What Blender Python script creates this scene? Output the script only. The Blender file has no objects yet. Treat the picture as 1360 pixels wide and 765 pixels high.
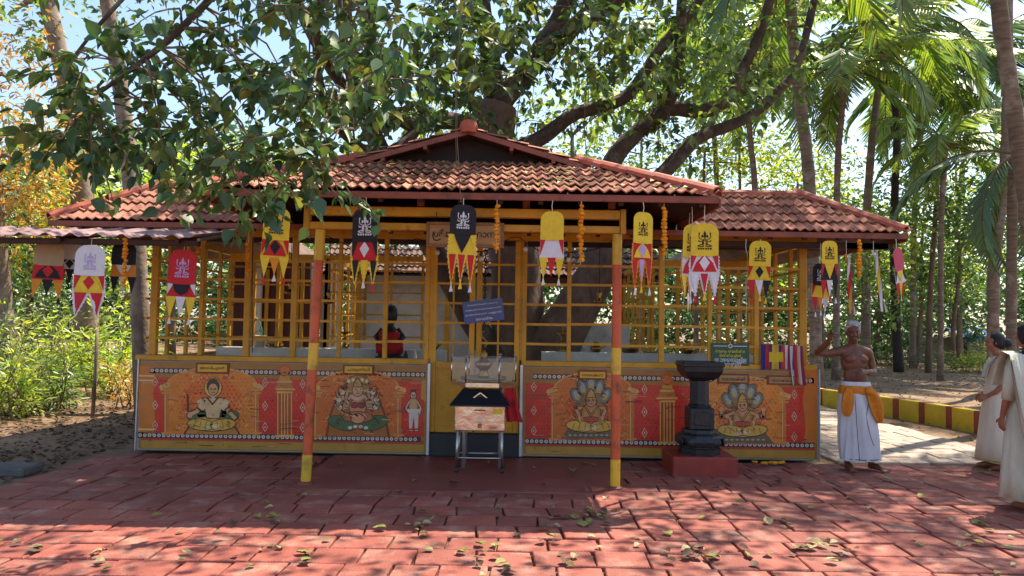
import bpy, bmesh, math, random
import numpy as np
from mathutils import Vector, Matrix, Quaternion
from mathutils.geometry import tessellate_polygon
random.seed(7); RNG = np.random.default_rng(11)
SC = bpy.context.scene
COL = SC.collection
rad = math.radians

# ------------------------------------------------------------------ camera
F = 982.0                                   # focal length in photo pixels (1360 wide)
CAM = Vector((0, 0, 1.6))
CR = (Matrix.Rotation(rad(90 + 2.77), 3, 'X') @ Matrix.Rotation(rad(0.9), 3, 'Z'))
cd = bpy.data.cameras.new('camera'); cd.sensor_width = 36; cd.lens = F / 1360 * 36
cd.clip_start = 0.05; cd.clip_end = 2000
co = bpy.data.objects.new('camera', cd); COL.objects.link(co)
co.matrix_world = Matrix.Translation(CAM) @ CR.to_4x4()
SC.camera = co

# ------------------------------------------------------------------ light
S = Vector((0.42, 0.387, 1.0)).normalized()          # towards the sun
EL = math.asin(S.z); AZ = math.atan2(S.x, S.y)
w = bpy.data.worlds.new('World'); SC.world = w; w.use_nodes = True
nt = w.node_tree; nt.nodes.clear()
sky = nt.nodes.new('ShaderNodeTexSky'); sky.sky_type = 'NISHITA'; sky.sun_disc = False
sky.sun_elevation = EL; sky.sun_rotation = AZ; sky.air_density = 1.0; sky.dust_density = 1.2; sky.ozone_density = 1.0
bg = nt.nodes.new('ShaderNodeBackground'); bg.inputs[1].default_value = 0.145
ow = nt.nodes.new('ShaderNodeOutputWorld')
nt.links.new(sky.outputs[0], bg.inputs[0]); nt.links.new(bg.outputs[0], ow.inputs[0])
sl = bpy.data.lights.new('sun', 'SUN'); sl.energy = 5.0; sl.angle = rad(0.53); sl.color = (1.0, 0.91, 0.75)
so = bpy.data.objects.new('sun', sl); COL.objects.link(so)
so.rotation_euler = (-S).to_track_quat('-Z', 'Y').to_euler(); so.location = (10, 9, 24)
SC.view_settings.view_transform = 'Standard'; SC.view_settings.look = 'None'
SC.view_settings.exposure = 1.02; SC.view_settings.gamma = 1.0

# ------------------------------------------------------------------ layout helpers
def at(px, py, Y):
    r = CR @ Vector(((px - 680) / F, -(py - 382.5) / F, -1))
    return CAM + r * (Y / r.y)
def onground(px, py, z=0.0):
    r = CR @ Vector(((px - 680) / F, -(py - 382.5) / F, -1))
    return CAM + r * ((z - CAM.z) / r.z)
def lin(h):
    if isinstance(h, str):
        h = h.lstrip('#'); c = [int(h[i:i + 2], 16) / 255 for i in (0, 2, 4)]
        return tuple(x / 12.92 if x <= 0.04045 else ((x + 0.055) / 1.055) ** 2.4 for x in c)
    return tuple(h)

# ------------------------------------------------------------------ materials
M = {}
def mat(name, rgb, rough=0.6, sec=None, scale=5.0, lo=0.35, hi=0.65, var=0.18, bump=0.0, bscale=40.0,
        metal=0.0, objvar=0.0, coat=0.0, spec=0.5, detail=5.0, stretch=None, dirt=None, dscale=1.3, dlo=.52, dhi=.72):
    m = bpy.data.materials.new(name); m.use_nodes = True; n = m.node_tree; N = n.nodes; L = n.links
    p = N['Principled BSDF']
    g = N.new('ShaderNodeNewGeometry'); vec = g.outputs['Position']
    if stretch:
        mp = N.new('ShaderNodeVectorMath'); mp.operation = 'MULTIPLY'; mp.inputs[1].default_value = stretch
        L.new(vec, mp.inputs[0]); vec = mp.outputs[0]
    a = lin(rgb); b = lin(sec) if sec else tuple(min(1, x * (1 - var)) for x in a)
    if not sec: a = tuple(min(1, x * (1 + var)) for x in a)
    no = N.new('ShaderNodeTexNoise'); no.inputs['Scale'].default_value = scale; no.inputs['Detail'].default_value = detail
    no.inputs['Roughness'].default_value = 0.62
    L.new(vec, no.inputs['Vector'])
    cr = N.new('ShaderNodeValToRGB'); e = cr.color_ramp.elements
    e[0].position = lo; e[0].color = (*a, 1); e[1].position = hi; e[1].color = (*b, 1)
    L.new(no.outputs['Fac'], cr.inputs[0]); c = cr.outputs[0]
    if dirt:
        n2 = N.new('ShaderNodeTexNoise'); n2.inputs['Scale'].default_value = dscale; n2.inputs['Detail'].default_value = 8
        n2.inputs['Roughness'].default_value = 0.7
        L.new(g.outputs['Position'], n2.inputs['Vector'])
        r2 = N.new('ShaderNodeMapRange'); r2.inputs['From Min'].default_value = dlo; r2.inputs['From Max'].default_value = dhi
        L.new(n2.outputs['Fac'], r2.inputs['Value'])
        mx = N.new('ShaderNodeMix'); mx.data_type = 'RGBA'
        L.new(r2.outputs[0], mx.inputs[0]); L.new(c, mx.inputs[6]); mx.inputs[7].default_value = (*lin(dirt), 1); c = mx.outputs[2]
    if objvar:
        oi = N.new('ShaderNodeObjectInfo'); mr = N.new('ShaderNodeMapRange')
        mr.inputs['To Min'].default_value = 1 - objvar; mr.inputs['To Max'].default_value = 1 + objvar
        L.new(oi.outputs['Random'], mr.inputs['Value'])
        hs = N.new('ShaderNodeHueSaturation'); L.new(c, hs.inputs['Color']); L.new(mr.outputs[0], hs.inputs['Value']); c = hs.outputs[0]
    L.new(c, p.inputs['Base Color'])
    p.inputs['Roughness'].default_value = rough; p.inputs['Metallic'].default_value = metal
    p.inputs['Specular IOR Level'].default_value = spec
    if coat: p.inputs['Coat Weight'].default_value = coat; p.inputs['Coat Roughness'].default_value = 0.12
    if bump:
        nb = N.new('ShaderNodeTexNoise'); nb.inputs['Scale'].default_value = bscale; nb.inputs['Detail'].default_value = 6
        L.new(vec, nb.inputs['Vector'])
        bp = N.new('ShaderNodeBump'); bp.inputs['Strength'].default_value = bump; bp.inputs['Distance'].default_value = 0.02
        L.new(nb.outputs['Fac'], bp.inputs['Height']); L.new(bp.outputs[0], p.inputs['Normal'])
    M[name] = m; return m

def leafmat(name, cols, trans=0.45, rough=0.45, gloss=0.06):
    """leaf: diffuse + translucent + a little sheen, one tint per leaf"""
    m = bpy.data.materials.new(name); m.use_nodes = True; n = m.node_tree; N = n.nodes; L = n.links; N.clear()
    out = N.new('ShaderNodeOutputMaterial')
    g = N.new('ShaderNodeNewGeometry')
    cr = N.new('ShaderNodeValToRGB'); e = cr.color_ramp.elements
    cols = [lin(c) for c in cols]
    e[0].position = 0; e[0].color = (*cols[0], 1); e[1].position = 1; e[1].color = (*cols[-1], 1)
    for i, c in enumerate(cols[1:-1]):
        q = e.new((i + 1) / (len(cols) - 1)); q.color = (*c, 1)
    L.new(g.outputs['Random Per Island'], cr.inputs[0])
    d = N.new('ShaderNodeBsdfDiffuse'); t = N.new('ShaderNodeBsdfTranslucent'); gl = N.new('ShaderNodeBsdfGlossy')
    gl.inputs['Roughness'].default_value = rough; gl.inputs['Color'].default_value = (0.9, 0.92, 0.82, 1)
    hs = N.new('ShaderNodeHueSaturation'); hs.inputs['Saturation'].default_value = 1.12; hs.inputs['Value'].default_value = 1.5
    hs.inputs['Hue'].default_value = 0.475
    L.new(cr.outputs[0], d.inputs[0]); L.new(cr.outputs[0], hs.inputs['Color']); L.new(hs.outputs[0], t.inputs[0])
    m1 = N.new('ShaderNodeMixShader'); m1.inputs[0].default_value = trans
    L.new(d.outputs[0], m1.inputs[1]); L.new(t.outputs[0], m1.inputs[2])
    m2 = N.new('ShaderNodeMixShader'); m2.inputs[0].default_value = gloss
    L.new(m1.outputs[0], m2.inputs[1]); L.new(gl.outputs[0], m2.inputs[2])
    L.new(m2.outputs[0], out.inputs[0])
    M[name] = m; return m

def printmat(name, coat=0.5, rough=0.45, ripple=0.25, bscale=4.0):
    """flat print: colour comes from the face colours"""
    m = bpy.data.materials.new(name); m.use_nodes = True; n = m.node_tree; N = n.nodes; L = n.links
    p = N['Principled BSDF']; a = N.new('ShaderNodeAttribute'); a.attribute_name = 'Col'
    g = N.new('ShaderNodeNewGeometry')
    no = N.new('ShaderNodeTexNoise'); no.inputs['Scale'].default_value = 9; no.inputs['Detail'].default_value = 7
    L.new(g.outputs['Position'], no.inputs['Vector'])
    mr = N.new('ShaderNodeMapRange'); mr.inputs['To Min'].default_value = 0.72; mr.inputs['To Max'].default_value = 1.25
    L.new(no.outputs['Fac'], mr.inputs['Value'])
    hs = N.new('ShaderNodeHueSaturation'); L.new(a.outputs['Color'], hs.inputs['Color']); L.new(mr.outputs[0], hs.inputs['Value'])
    L.new(hs.outputs[0], p.inputs['Base Color'])
    p.inputs['Roughness'].default_value = rough
    if coat:
        p.inputs['Coat Weight'].default_value = coat; p.inputs['Coat Roughness'].default_value = 0.08
        nb = N.new('ShaderNodeTexNoise'); nb.inputs['Scale'].default_value = bscale; nb.inputs['Detail'].default_value = 2
        L.new(g.outputs['Position'], nb.inputs['Vector'])
        bp = N.new('ShaderNodeBump'); bp.inputs['Strength'].default_value = ripple; bp.inputs['Distance'].default_value = 0.05
        L.new(nb.outputs['Fac'], bp.inputs['Height']); L.new(bp.outputs[0], p.inputs['Coat Normal'])
    M[name] = m; return m

def glassmat(name):
    m = bpy.data.materials.new(name); m.use_nodes = True; p = m.node_tree.nodes['Principled BSDF']
    p.inputs['Base Color'].default_value = (0.9, 0.93, 0.9, 1); p.inputs['Roughness'].default_value = 0.06
    p.inputs['Transmission Weight'].default_value = 0.0; p.inputs['Alpha'].default_value = 0.09; p.inputs['Specular IOR Level'].default_value = 0.5
    M[name] = m; return m

mat('mustard', '#cc9218', 0.48, var=0.14, scale=3, bump=.12, bscale=30, objvar=.1, dirt='#5e4a24', dscale=7, dlo=.56, dhi=.74)
mat('orange_paint', '#c4562c', 0.45, var=0.12, scale=4, bump=.12, bscale=30, dirt='#6d3d2a', dscale=8, dlo=.54, dhi=.72)
mat('yellow_paint', '#d9ac2c', 0.42, var=0.1, scale=4, dirt='#94773a', dscale=6)
mat('red_paver', '#9c5445', 0.75, sec='#824034', scale=2.2, lo=.3, hi=.7, objvar=.22, bump=.4, bscale=70, dirt='#b08b78', dscale=3.2, dlo=.5, dhi=.78)
mat('red_slab', '#85403a', 0.5, sec='#7a3833', scale=1.5, bump=.12, bscale=40, dirt='#a65f52', dscale=1.1, dlo=.5, dhi=.8)
mat('joint_earth', '#4a221c', 0.9, sec='#2f1a14', scale=9)
mat('red_plinth', '#8e2f26', 0.5, var=.15, scale=6, bump=.1)
mat('pale_paver', '#b9a493', 0.8, sec='#a08c7c', scale=3, objvar=.1, bump=.25, bscale=50, dirt='#7d6a58', dscale=1.5)
mat('dirt', '#876b4f', 0.95, sec='#684f3a', scale=1.2, bump=.7, bscale=14, dirt='#9c846a', dscale=.7, detail=9)
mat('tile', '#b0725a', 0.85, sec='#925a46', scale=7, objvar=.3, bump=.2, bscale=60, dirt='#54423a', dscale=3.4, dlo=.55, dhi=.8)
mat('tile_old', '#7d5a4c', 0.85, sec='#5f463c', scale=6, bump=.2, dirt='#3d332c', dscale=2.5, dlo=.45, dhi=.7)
mat('ridge', '#b85a40', 0.7, sec='#9a4a34', scale=6, objvar=.14, bump=.12, dirt='#5c4034', dscale=3)
mat('fascia', '#8a4634', 0.6, var=.15, scale=5, dirt='#4c2d22', dscale=4)
mat('roof_wood', '#3d2018', 0.75, var=.3, scale=6, stretch=(1, .3, 1))
mat('gable_dark', '#2a1714', 0.8, var=.3, scale=8)
mat('sheet', '#a37470', 0.55, sec='#806260', scale=3, bump=.1, dirt='#5b4a48', dscale=2.2, dlo=.5, dhi=.7)
mat('sheet_edge', '#77706c', 0.6)
mat('granite', '#26262b', 0.55, var=.35, scale=60, bump=.1, bscale=80)
mat('black_stone', '#131519', 0.45, sec='#1f2329', scale=8, bump=.3, bscale=45)
mat('white_wall', '#d6d3d0', 0.7, sec='#c2beb8', scale=3, dirt='#8d8578', dscale=1.3)
mat('maroon_wall', '#4e211d', 0.7, var=.2, scale=4)
mat('grey_plaster', '#9a948c', 0.8, var=.15, scale=3)
mat('alum', '#c4c4c8', 0.35, metal=.7, var=.08)
mat('steel', '#cfc8c0', 0.2, metal=1.0, var=.1, bump=.55, bscale=5.5)
mat('steel_dull', '#b9b4ae', 0.38, metal=1.0, var=.12)
mat('black_metal', '#1b1d24', 0.4, var=.2, scale=8)
mat('brass', '#b08a4a', 0.3, metal=1.0, sec='#7c5e30', scale=6)
mat('iron', '#2a2422', 0.55, metal=.6, var=.2)
mat('red_cloth', '#a5161d', 0.85, var=.25, scale=12)
mat('sign_wood', '#b98d5c', 0.6, sec='#a67a4a', scale=4, stretch=(1, 1, 9))
mat('sign_frame', '#8c5f38', 0.55, var=.2, scale=5)
mat('ink_black', '#17120f', 0.6)
mat('ink_white', '#e8e8ec', 0.6)
mat('ink_yellow', '#e6cf4a', 0.6)
mat('ink_red', '#b0241c', 0.6)
mat('sign_blue', '#1c2f7c', 0.35, var=.12, coat=.3)
mat('sign_green', '#1e4a33', 0.45, var=.15, coat=.2)
mat('plate_yellow', '#e2a92b', 0.4, var=.1)
mat('plate_brown', '#7c3d1c', 0.5)
mat('c_yellow', '#e0bf33', 0.8, var=.08, scale=20)
mat('c_red', '#c0202a', 0.8, var=.1, scale=20)
mat('c_black', '#1c1b22', 0.8, var=.15, scale=20)
mat('c_white', '#d6d2d8', 0.8, var=.06, scale=20)
mat('c_orange', '#d58a2a', 0.8, var=.1, scale=20)
mat('c_tan', '#a78d70', 0.8, var=.08, scale=20)
mat('c_lilac', '#b6a0cf', 0.8, var=.06, scale=20)
mat('c_pink', '#c2495e', 0.8, var=.1, scale=20)
mat('cord', '#cfc6b4', 0.8)
mat('marigold', '#eaa313', 0.8, sec='#d97a0c', scale=30, lo=.4, hi=.6)
mat('bark', '#7a6151', 0.9, sec='#584438', scale=5, bump=.9, bscale=18, stretch=(1, 1, .4), dirt='#7d6a5b', dscale=2)
mat('bark_pale', '#8b7766', 0.9, sec='#67564a', scale=4, bump=.7, bscale=16, dirt='#a59a88', dscale=1.6)
mat('bark_dark', '#3b2d27', 0.9, sec='#2a201c', scale=5, bump=.8, bscale=16)
mat('palm_bark', '#857060', 0.9, sec='#5f4d42', scale=9, bump=.7, bscale=10, stretch=(.3, .3, 2.2), dirt='#a8998a', dscale=2)
mat('twig', '#6a5a44', 0.9, var=.2)
leafmat('leaf_fig', ['#233c24', '#2e4c2a', '#37582e', '#446830', '#5a7433', '#2c472c', '#7c8438', '#35542c'], trans=.4, gloss=.07, rough=.5)
leafmat('leaf_near', ['#294429', '#33522f', '#3d5f33', '#486b38', '#2f4c2e', '#577538', '#3d6036', '#85893f'], trans=.36, gloss=.06, rough=.45)
leafmat('leaf_light', ['#66883a', '#7d9c42', '#96b048', '#b0bd54', '#5d7d38', '#c4c25c'], trans=.58)
leafmat('leaf_mid', ['#3f6334', '#50743a', '#67883f', '#7f9a48', '#3a5a33', '#9aab52'], trans=.55)
leafmat('leaf_deep', ['#2a462b', '#35552e', '#436534', '#55743a', '#314e2c'], trans=.36)
leafmat('leaf_far', ['#3a5a36', '#48683c', '#5c7a44', '#334f31', '#6d8648'], trans=.34)
leafmat('leaf_ochre', ['#b08a3a', '#c9a24a', '#94803a', '#d8b866', '#7f7a35', '#b79b50'], trans=.45)
leafmat('leaf_palm', ['#4d7030', '#5f8236', '#7a983e', '#93a548', '#46662e'], trans=.45, gloss=.1)
leafmat('leaf_palm_dark', ['#2f4f31', '#3d5f35', '#4d6f39', '#35553a'], trans=.35, gloss=.1)
leafmat('leaf_lime', ['#86ad3a', '#9dbe45', '#74992f', '#b3c757'], trans=.5)
leafmat('leaf_dry', ['#8a7a45', '#6c7436', '#a58a4a', '#5d4a30', '#b79f5c', '#76803f', '#4c3a28'], trans=.15, gloss=.04)
leafmat('leaf_litter', ['#6a5540', '#4e3e30', '#8a735a', '#3c2f26', '#75604a'], trans=.05, gloss=.02)
mat('skin_brown', '#70432f', 0.5, var=.14, scale=9, bump=.05, bscale=60)
mat('skin_tan', '#9a6048', 0.5, var=.1, scale=9)
mat('hair_grey', '#d2cfca', 0.8, sec='#9a9692', scale=60, bump=.6, bscale=150)
mat('hair_black', '#141216', 0.5, var=.3, scale=40, bump=.5, bscale=90, stretch=(6, 6, .6))
mat('eye_white', '#8f8078', 0.4); mat('eye_dark', '#120d0b', 0.3)
mat('cotton', '#cfcdd4', 0.85, var=.07, scale=6, bump=.5, bscale=22, stretch=(1, 1, .35))
mat('cotton_cream', '#d8c8b4', 0.85, var=.07, scale=6, bump=.5, bscale=22, stretch=(1, 1, .3))
mat('shawl', '#d6d0c0', 0.85, sec='#bab8a2', scale=7, bump=.5, bscale=24, stretch=(1, 1, .4))
mat('orange_cloth', '#d8851c', 0.8, sec='#c26d12', scale=14, bump=.2, bscale=40)
mat('thin_line', '#2b2f4a', 0.8)
mat('gold_thread', '#b08d3a', 0.5)
mat('wall_yellow', '#c9a81e', 0.65, var=.12, scale=3, dirt='#7a6426', dscale=1.6)
mat('wall_red', '#8e3a24', 0.65, var=.15, scale=4, dirt='#5a3020', dscale=2)
mat('tarp_blue', '#1f66c4', 0.5, var=.15, scale=2)
mat('concrete', '#8d857a', 0.85, var=.15, scale=3, bump=.2)
mat('bucket', '#cfcac2', 0.4, var=.08)
mat('hose', '#3f9a72', 0.4)
mat('stone_slab', '#5f5c58', 0.85, var=.2, scale=5, bump=.4)
printmat('banner_print'); printmat('cloth_print', coat=0, rough=.85)
glassmat('glass')

# ------------------------------------------------------------------ objects
ORG = {}                                    # world origin of every built object's frame
def root(name, label, cat, loc=(0, 0, 0), group=None):
    o = bpy.data.objects.new(name, None); COL.objects.link(o)
    o.empty_display_size = 0.2; o.location = loc
    o['label'] = label; o['category'] = cat
    if group: o['group'] = group
    ORG[o] = Vector(loc); return o
def tag(o, label=None, cat=None, group=None, kind=None):
    if label: o['label'] = label
    if cat: o['category'] = cat
    if group: o['group'] = group
    if kind: o['kind'] = kind
    return o
def link(name, me, parent=None, org=None):
    """org = world point of the object's own origin"""
    o = bpy.data.objects.new(name, me); COL.objects.link(o)
    pw = ORG[parent] if parent else Vector((0, 0, 0))
    org = Vector(org) if org is not None else pw
    if parent: o.parent = parent
    o.location = org - pw; ORG[o] = org; return o

class MB:
    def __init__(s): s.v = []; s.f = []; s.c = []; s.mi = []; s.cur = None; s.m = 0
    def add(s, vs, fs):
        b = len(s.v); s.v += [tuple(x) for x in vs]
        for f in fs: s.f.append([b + i for i in f]); s.c.append(s.cur); s.mi.append(s.m)
        return s
    def box(s, lo, hi):
        (a, b, c), (d, e, f) = lo, hi
        return s.add([(a, b, c), (d, b, c), (d, e, c), (a, e, c), (a, b, f), (d, b, f), (d, e, f), (a, e, f)],
                     [(0, 3, 2, 1), (4, 5, 6, 7), (0, 1, 5, 4), (1, 2, 6, 5), (2, 3, 7, 6), (3, 0, 4, 7)])
    def bbox(s, lo, hi, b=0.006):
        """box with chamfered vertical and horizontal front edges"""
        lo = Vector(lo); hi = Vector(hi); bm = bmesh.new(); bmesh.ops.create_cube(bm, size=1)
        c = (lo + hi) / 2; d = hi - lo
        for v in bm.verts: v.co = Vector((c.x + v.co.x * d.x, c.y + v.co.y * d.y, c.z + v.co.z * d.z))
        b = min(b, min(d) * .4)
        bmesh.ops.bevel(bm, geom=bm.edges[:], offset=b, segments=1, profile=.5, affect='EDGES')
        s.bm(bm); bm.free(); return s
    def bm(s, bm):
        bm.verts.index_update()
        return s.add([v.co.copy() for v in bm.verts], [[v.index for v in f.verts] for f in bm.faces])
    def bar(s, a, b, w, h=None, up=(0, 0, 1)):
        a = Vector(a); b = Vector(b); d = (b - a).normalized(); h = h or w; up = Vector(up)
        x = d.cross(up)
        if x.length < 1e-4: x = d.cross(Vector((0, 1, 0)))
        x.normalize(); y = x.cross(d).normalized(); x *= w / 2; y *= h / 2
        vs = [a - x - y, a + x - y, a + x + y, a - x + y, b - x - y, b + x - y, b + x + y, b - x + y]
        return s.add(vs, [(0, 1, 2, 3), (7, 6, 5, 4), (0, 4, 5, 1), (1, 5, 6, 2), (2, 6, 7, 3), (3, 7, 4, 0)])
    def tube(s, pts, rs, n=8, cap=True, wob=0.0):
        pts = [Vector(p) for p in pts]
        if not hasattr(rs, '__len__'): rs = [rs] * len(pts)
        b = len(s.v); prev = None; vs = []; fs = []
        for i, p in enumerate(pts):
            t = (pts[min(i + 1, len(pts) - 1)] - pts[max(i - 1, 0)])
            t = t.normalized() if t.length > 1e-9 else Vector((0, 0, 1))
            if prev is None:
                x = t.cross(Vector((0, 1, 0.1)));
                if x.length < 1e-3: x = t.cross(Vector((1, 0, 0)))
            else: x = prev - t * prev.dot(t)
            x.normalize(); prev = x; y = t.cross(x)
            for k in range(n):
                a = 2 * math.pi * k / n; r = rs[i] * (1 + (random.uniform(-wob, wob) if wob else 0))
                vs.append(p + x * (r * math.cos(a)) + y * (r * math.sin(a)))
        for i in range(len(pts) - 1):
            for k in range(n):
                fs.append((i * n + k, i * n + (k + 1) % n, (i + 1) * n + (k + 1) % n, (i + 1) * n + k))
        if cap: fs.append(tuple(range(n))[::-1]); fs.append(tuple((len(pts) - 1) * n + k for k in range(n)))
        return s.add(vs, fs)
    def lathe(s, c, prof, n=20, sx=1.0, sy=1.0, square=False):
        """prof: (radius, z) pairs about a vertical axis through c"""
        vs = []; fs = []; c = Vector(c)
        for r, z in prof:
            for k in range(n):
                a = 2 * math.pi * (k + (.5 if square else 0)) / n
                q = 1 / math.cos(math.pi / n) if square else 1
                vs.append(c + Vector((r * q * math.cos(a) * sx, r * q * math.sin(a) * sy, z)))
        for i in range(len(prof) - 1):
            for k in range(n): fs.append((i * n + k, i * n + (k + 1) % n, (i + 1) * n + (k + 1) % n, (i + 1) * n + k))
        fs.append(tuple(range(n))[::-1]); fs.append(tuple((len(prof) - 1) * n + k for k in range(n)))
        return s.add(vs, fs)
    def ball(s, c, r, n=8, m=6, sc=(1, 1, 1)):
        c = Vector(c); vs = [c + Vector((0, 0, -r * sc[2]))]; fs = []
        for i in range(1, m):
            t = -math.pi / 2 + math.pi * i / m
            for k in range(n):
                a = 2 * math.pi * k / n
                vs.append(c + Vector((r * sc[0] * math.cos(t) * math.cos(a), r * sc[1] * math.cos(t) * math.sin(a), r * sc[2] * math.sin(t))))
        vs.append(c + Vector((0, 0, r * sc[2]))); T = len(vs) - 1
        for k in range(n):
            fs.append((0, 1 + (k + 1) % n, 1 + k)); fs.append((T, 1 + (m - 2) * n + k, 1 + (m - 2) * n + (k + 1) % n))
        for i in range(m - 2):
            for k in range(n): fs.append((1 + i * n + k, 1 + i * n + (k + 1) % n, 1 + (i + 1) * n + (k + 1) % n, 1 + (i + 1) * n + k))
        return s.add(vs, fs)
    def slab(s, pts, th):
        """polygon (planar, ccw seen from its front) extruded backwards by th"""
        pts = [Vector(p) for p in pts]; n = Vector((0, 0, 0)); k = len(pts)
        for i in range(k): n += (pts[i] - pts[0]).cross(pts[(i + 1) % k] - pts[0])
        n.normalize(); q = [p - n * th for p in pts]
        tris = tessellate_polygon([pts])
        fs = []
        for t in tris:
            a, b, c = t
            if (pts[b] - pts[a]).cross(pts[c] - pts[a]).dot(n) < 0: a, b, c = a, c, b
            fs.append((a, b, c)); fs.append((k + c, k + b, k + a))
        for i in range(k): j = (i + 1) % k; fs.append((i, k + i, k + j, j))
        return s.add(pts + q, fs)
    def mesh(s, name, mats, org=(0, 0, 0), smooth=False):
        org = Vector(org); me = bpy.data.meshes.new(name)
        me.from_pydata([(x[0] - org.x, x[1] - org.y, x[2] - org.z) for x in s.v], [], s.f)
        if not isinstance(mats, (list, tuple)): mats = [mats]
        for m in mats: me.materials.append(M[m] if isinstance(m, str) else m)
        if len(mats) > 1: me.polygons.foreach_set('material_index', s.mi)
        if any(c is not None for c in s.c):
            at_ = me.attributes.new('Col', 'FLOAT_COLOR', 'CORNER'); arr = []
            for f, c in zip(s.f, s.c):
                c = c or (.5, .5, .5); arr += [c[0], c[1], c[2], 1.0] * len(f)
            at_.data.foreach_set('color', arr)
        if smooth: me.polygons.foreach_set('use_smooth', [True] * len(me.polygons))
        me.update(); return me
    def build(s, name, mats, parent=None, smooth=False, org=None):
        o_ = Vector(org) if org is not None else (ORG[parent] if parent else Vector((0, 0, 0)))
        return link(name, s.mesh(name, mats, o_, smooth), parent, o_)

def part(name, matn, parent, fn, smooth=False):
    m = MB(); fn(m); return m.build(name, matn, parent, smooth)

def text_mesh(body, size, name='lettering', mat_='ink_black', align='CENTER', extrude=0.001, width=None):
    """flat lettering in the XZ plane facing -Y, centred on the origin"""
    cu = bpy.data.curves.new('t', 'FONT'); cu.body = body; cu.size = size; cu.align_x = align; cu.align_y = 'CENTER'
    cu.extrude = extrude; cu.resolution_u = 2
    o = bpy.data.objects.new('t', cu); COL.objects.link(o)
    dg = bpy.context.evaluated_depsgraph_get(); me = bpy.data.meshes.new_from_object(o.evaluated_get(dg))
    bpy.data.objects.remove(o); me.name = name
    xs = [v.co.x for v in me.vertices] or [0]; ys = [v.co.y for v in me.vertices] or [0]
    cx = (max(xs) + min(xs)) / 2; cy = (max(ys) + min(ys)) / 2; k = 1
    if width: k = width / max(1e-6, max(xs) - min(xs))
    for v in me.vertices: v.co = Vector(((v.co.x - cx) * k, -v.co.z, (v.co.y - cy) * (k if width is None or k < 1 else min(k, 1.25))))
    me.materials.clear(); me.materials.append(M[mat_]); return me

# ------------------------------------------------------------------ foliage
def leaf_object(name, C, D, Nn, Sz, matn, parent=None, shape='small', kind=None):
    """C centres (n,3), D tip directions, Nn normals, Sz lengths -> one mesh of leaves"""
    C = np.asarray(C, float); D = np.asarray(D, float); Nn = np.asarray(Nn, float); Sz = np.asarray(Sz, float)
    D /= np.linalg.norm(D, axis=1, keepdims=True) + 1e-9
    U = np.cross(D, Nn); U /= np.linalg.norm(U, axis=1, keepdims=True) + 1e-9
    Nn = np.cross(U, D)
    if shape == 'big':
        T = np.array([(0, 0, 0), (.26, .06, .05), (.40, .30, .08), (.30, .60, .05), (.10, .86, -.02), (0, 1.05, -.08),
                      (-.10, .86, -.02), (-.30, .60, .05), (-.40, .30, .08), (-.26, .06, .05)])
        FF = [(0, 1, 2, 3, 4, 5), (0, 5, 6, 7, 8, 9)]
    elif shape == 'strip':
        T = np.array([(0, 0, 0), (.5, .1, .02), (.42, .6, -.03), (0, 1, -.18), (-.42, .6, -.03), (-.5, .1, .02)]) * np.array([.11, 1, 1])
        FF = [(0, 1, 2, 3), (0, 3, 4, 5)]
    elif shape == 'long':
        T = np.array([(0, 0, 0), (.13, .35, .03), (.11, .65, .0), (0, 1, -.1), (-.11, .65, .0), (-.13, .35, .03)])
        FF = [(0, 1, 2, 3), (0, 3, 4, 5)]
    else:
        T = np.array([(0, 0, 0), (.30, .42, .07), (0, 1, -.04), (-.30, .42, .07)]); FF = [(0, 1, 2), (0, 2, 3)]
    n = len(C); k = len(T)
    curl = RNG.uniform(-.6, 2.6, n)[:, None, None] if shape in ('big', 'small', 'long') else 1.0
    wid = RNG.uniform(.72, 1.12, n)[:, None, None]; T = np.asarray(T)
    Nn = Nn[:, None, :] * (curl if not np.isscalar(curl) else 1.0) if not np.isscalar(curl) else Nn[:, None, :] * 1.0
    V = C[:, None, :] + Sz[:, None, None] * (wid * T[None, :, 0:1] * U[:, None, :] + T[None, :, 1:2] * D[:, None, :] + T[None, :, 2:3] * Nn)
    org = np.array(ORG[parent]) if parent else np.zeros(3)
    V = V.reshape(-1, 3) - org
    me = bpy.data.meshes.new(name); me.vertices.add(len(V)); me.vertices.foreach_set('co', V.astype(np.float32).ravel())
    tot = [len(f) for f in FF]; idx = np.concatenate([np.array(f) for f in FF])
    loops = (np.arange(n)[:, None] * k + idx[None, :]).ravel()
    lt = np.tile(np.array(tot), n); ls = np.concatenate([[0], np.cumsum(lt)[:-1]])
    me.loops.add(len(loops)); me.loops.foreach_set('vertex_index', loops.astype(np.int32))
    me.polygons.add(len(lt)); me.polygons.foreach_set('loop_start', ls.astype(np.int32))
    me.materials.append(M[matn]); me.update(calc_edges=True); me.validate()
    o = link(name, me, parent)
    if kind: o['kind'] = kind
    return o

def rnd_dirs(n, droop=0.0):
    d = RNG.normal(size=(n, 3)); d[:, 2] -= droop; return d / (np.linalg.norm(d, axis=1, keepdims=True) + 1e-9)

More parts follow.
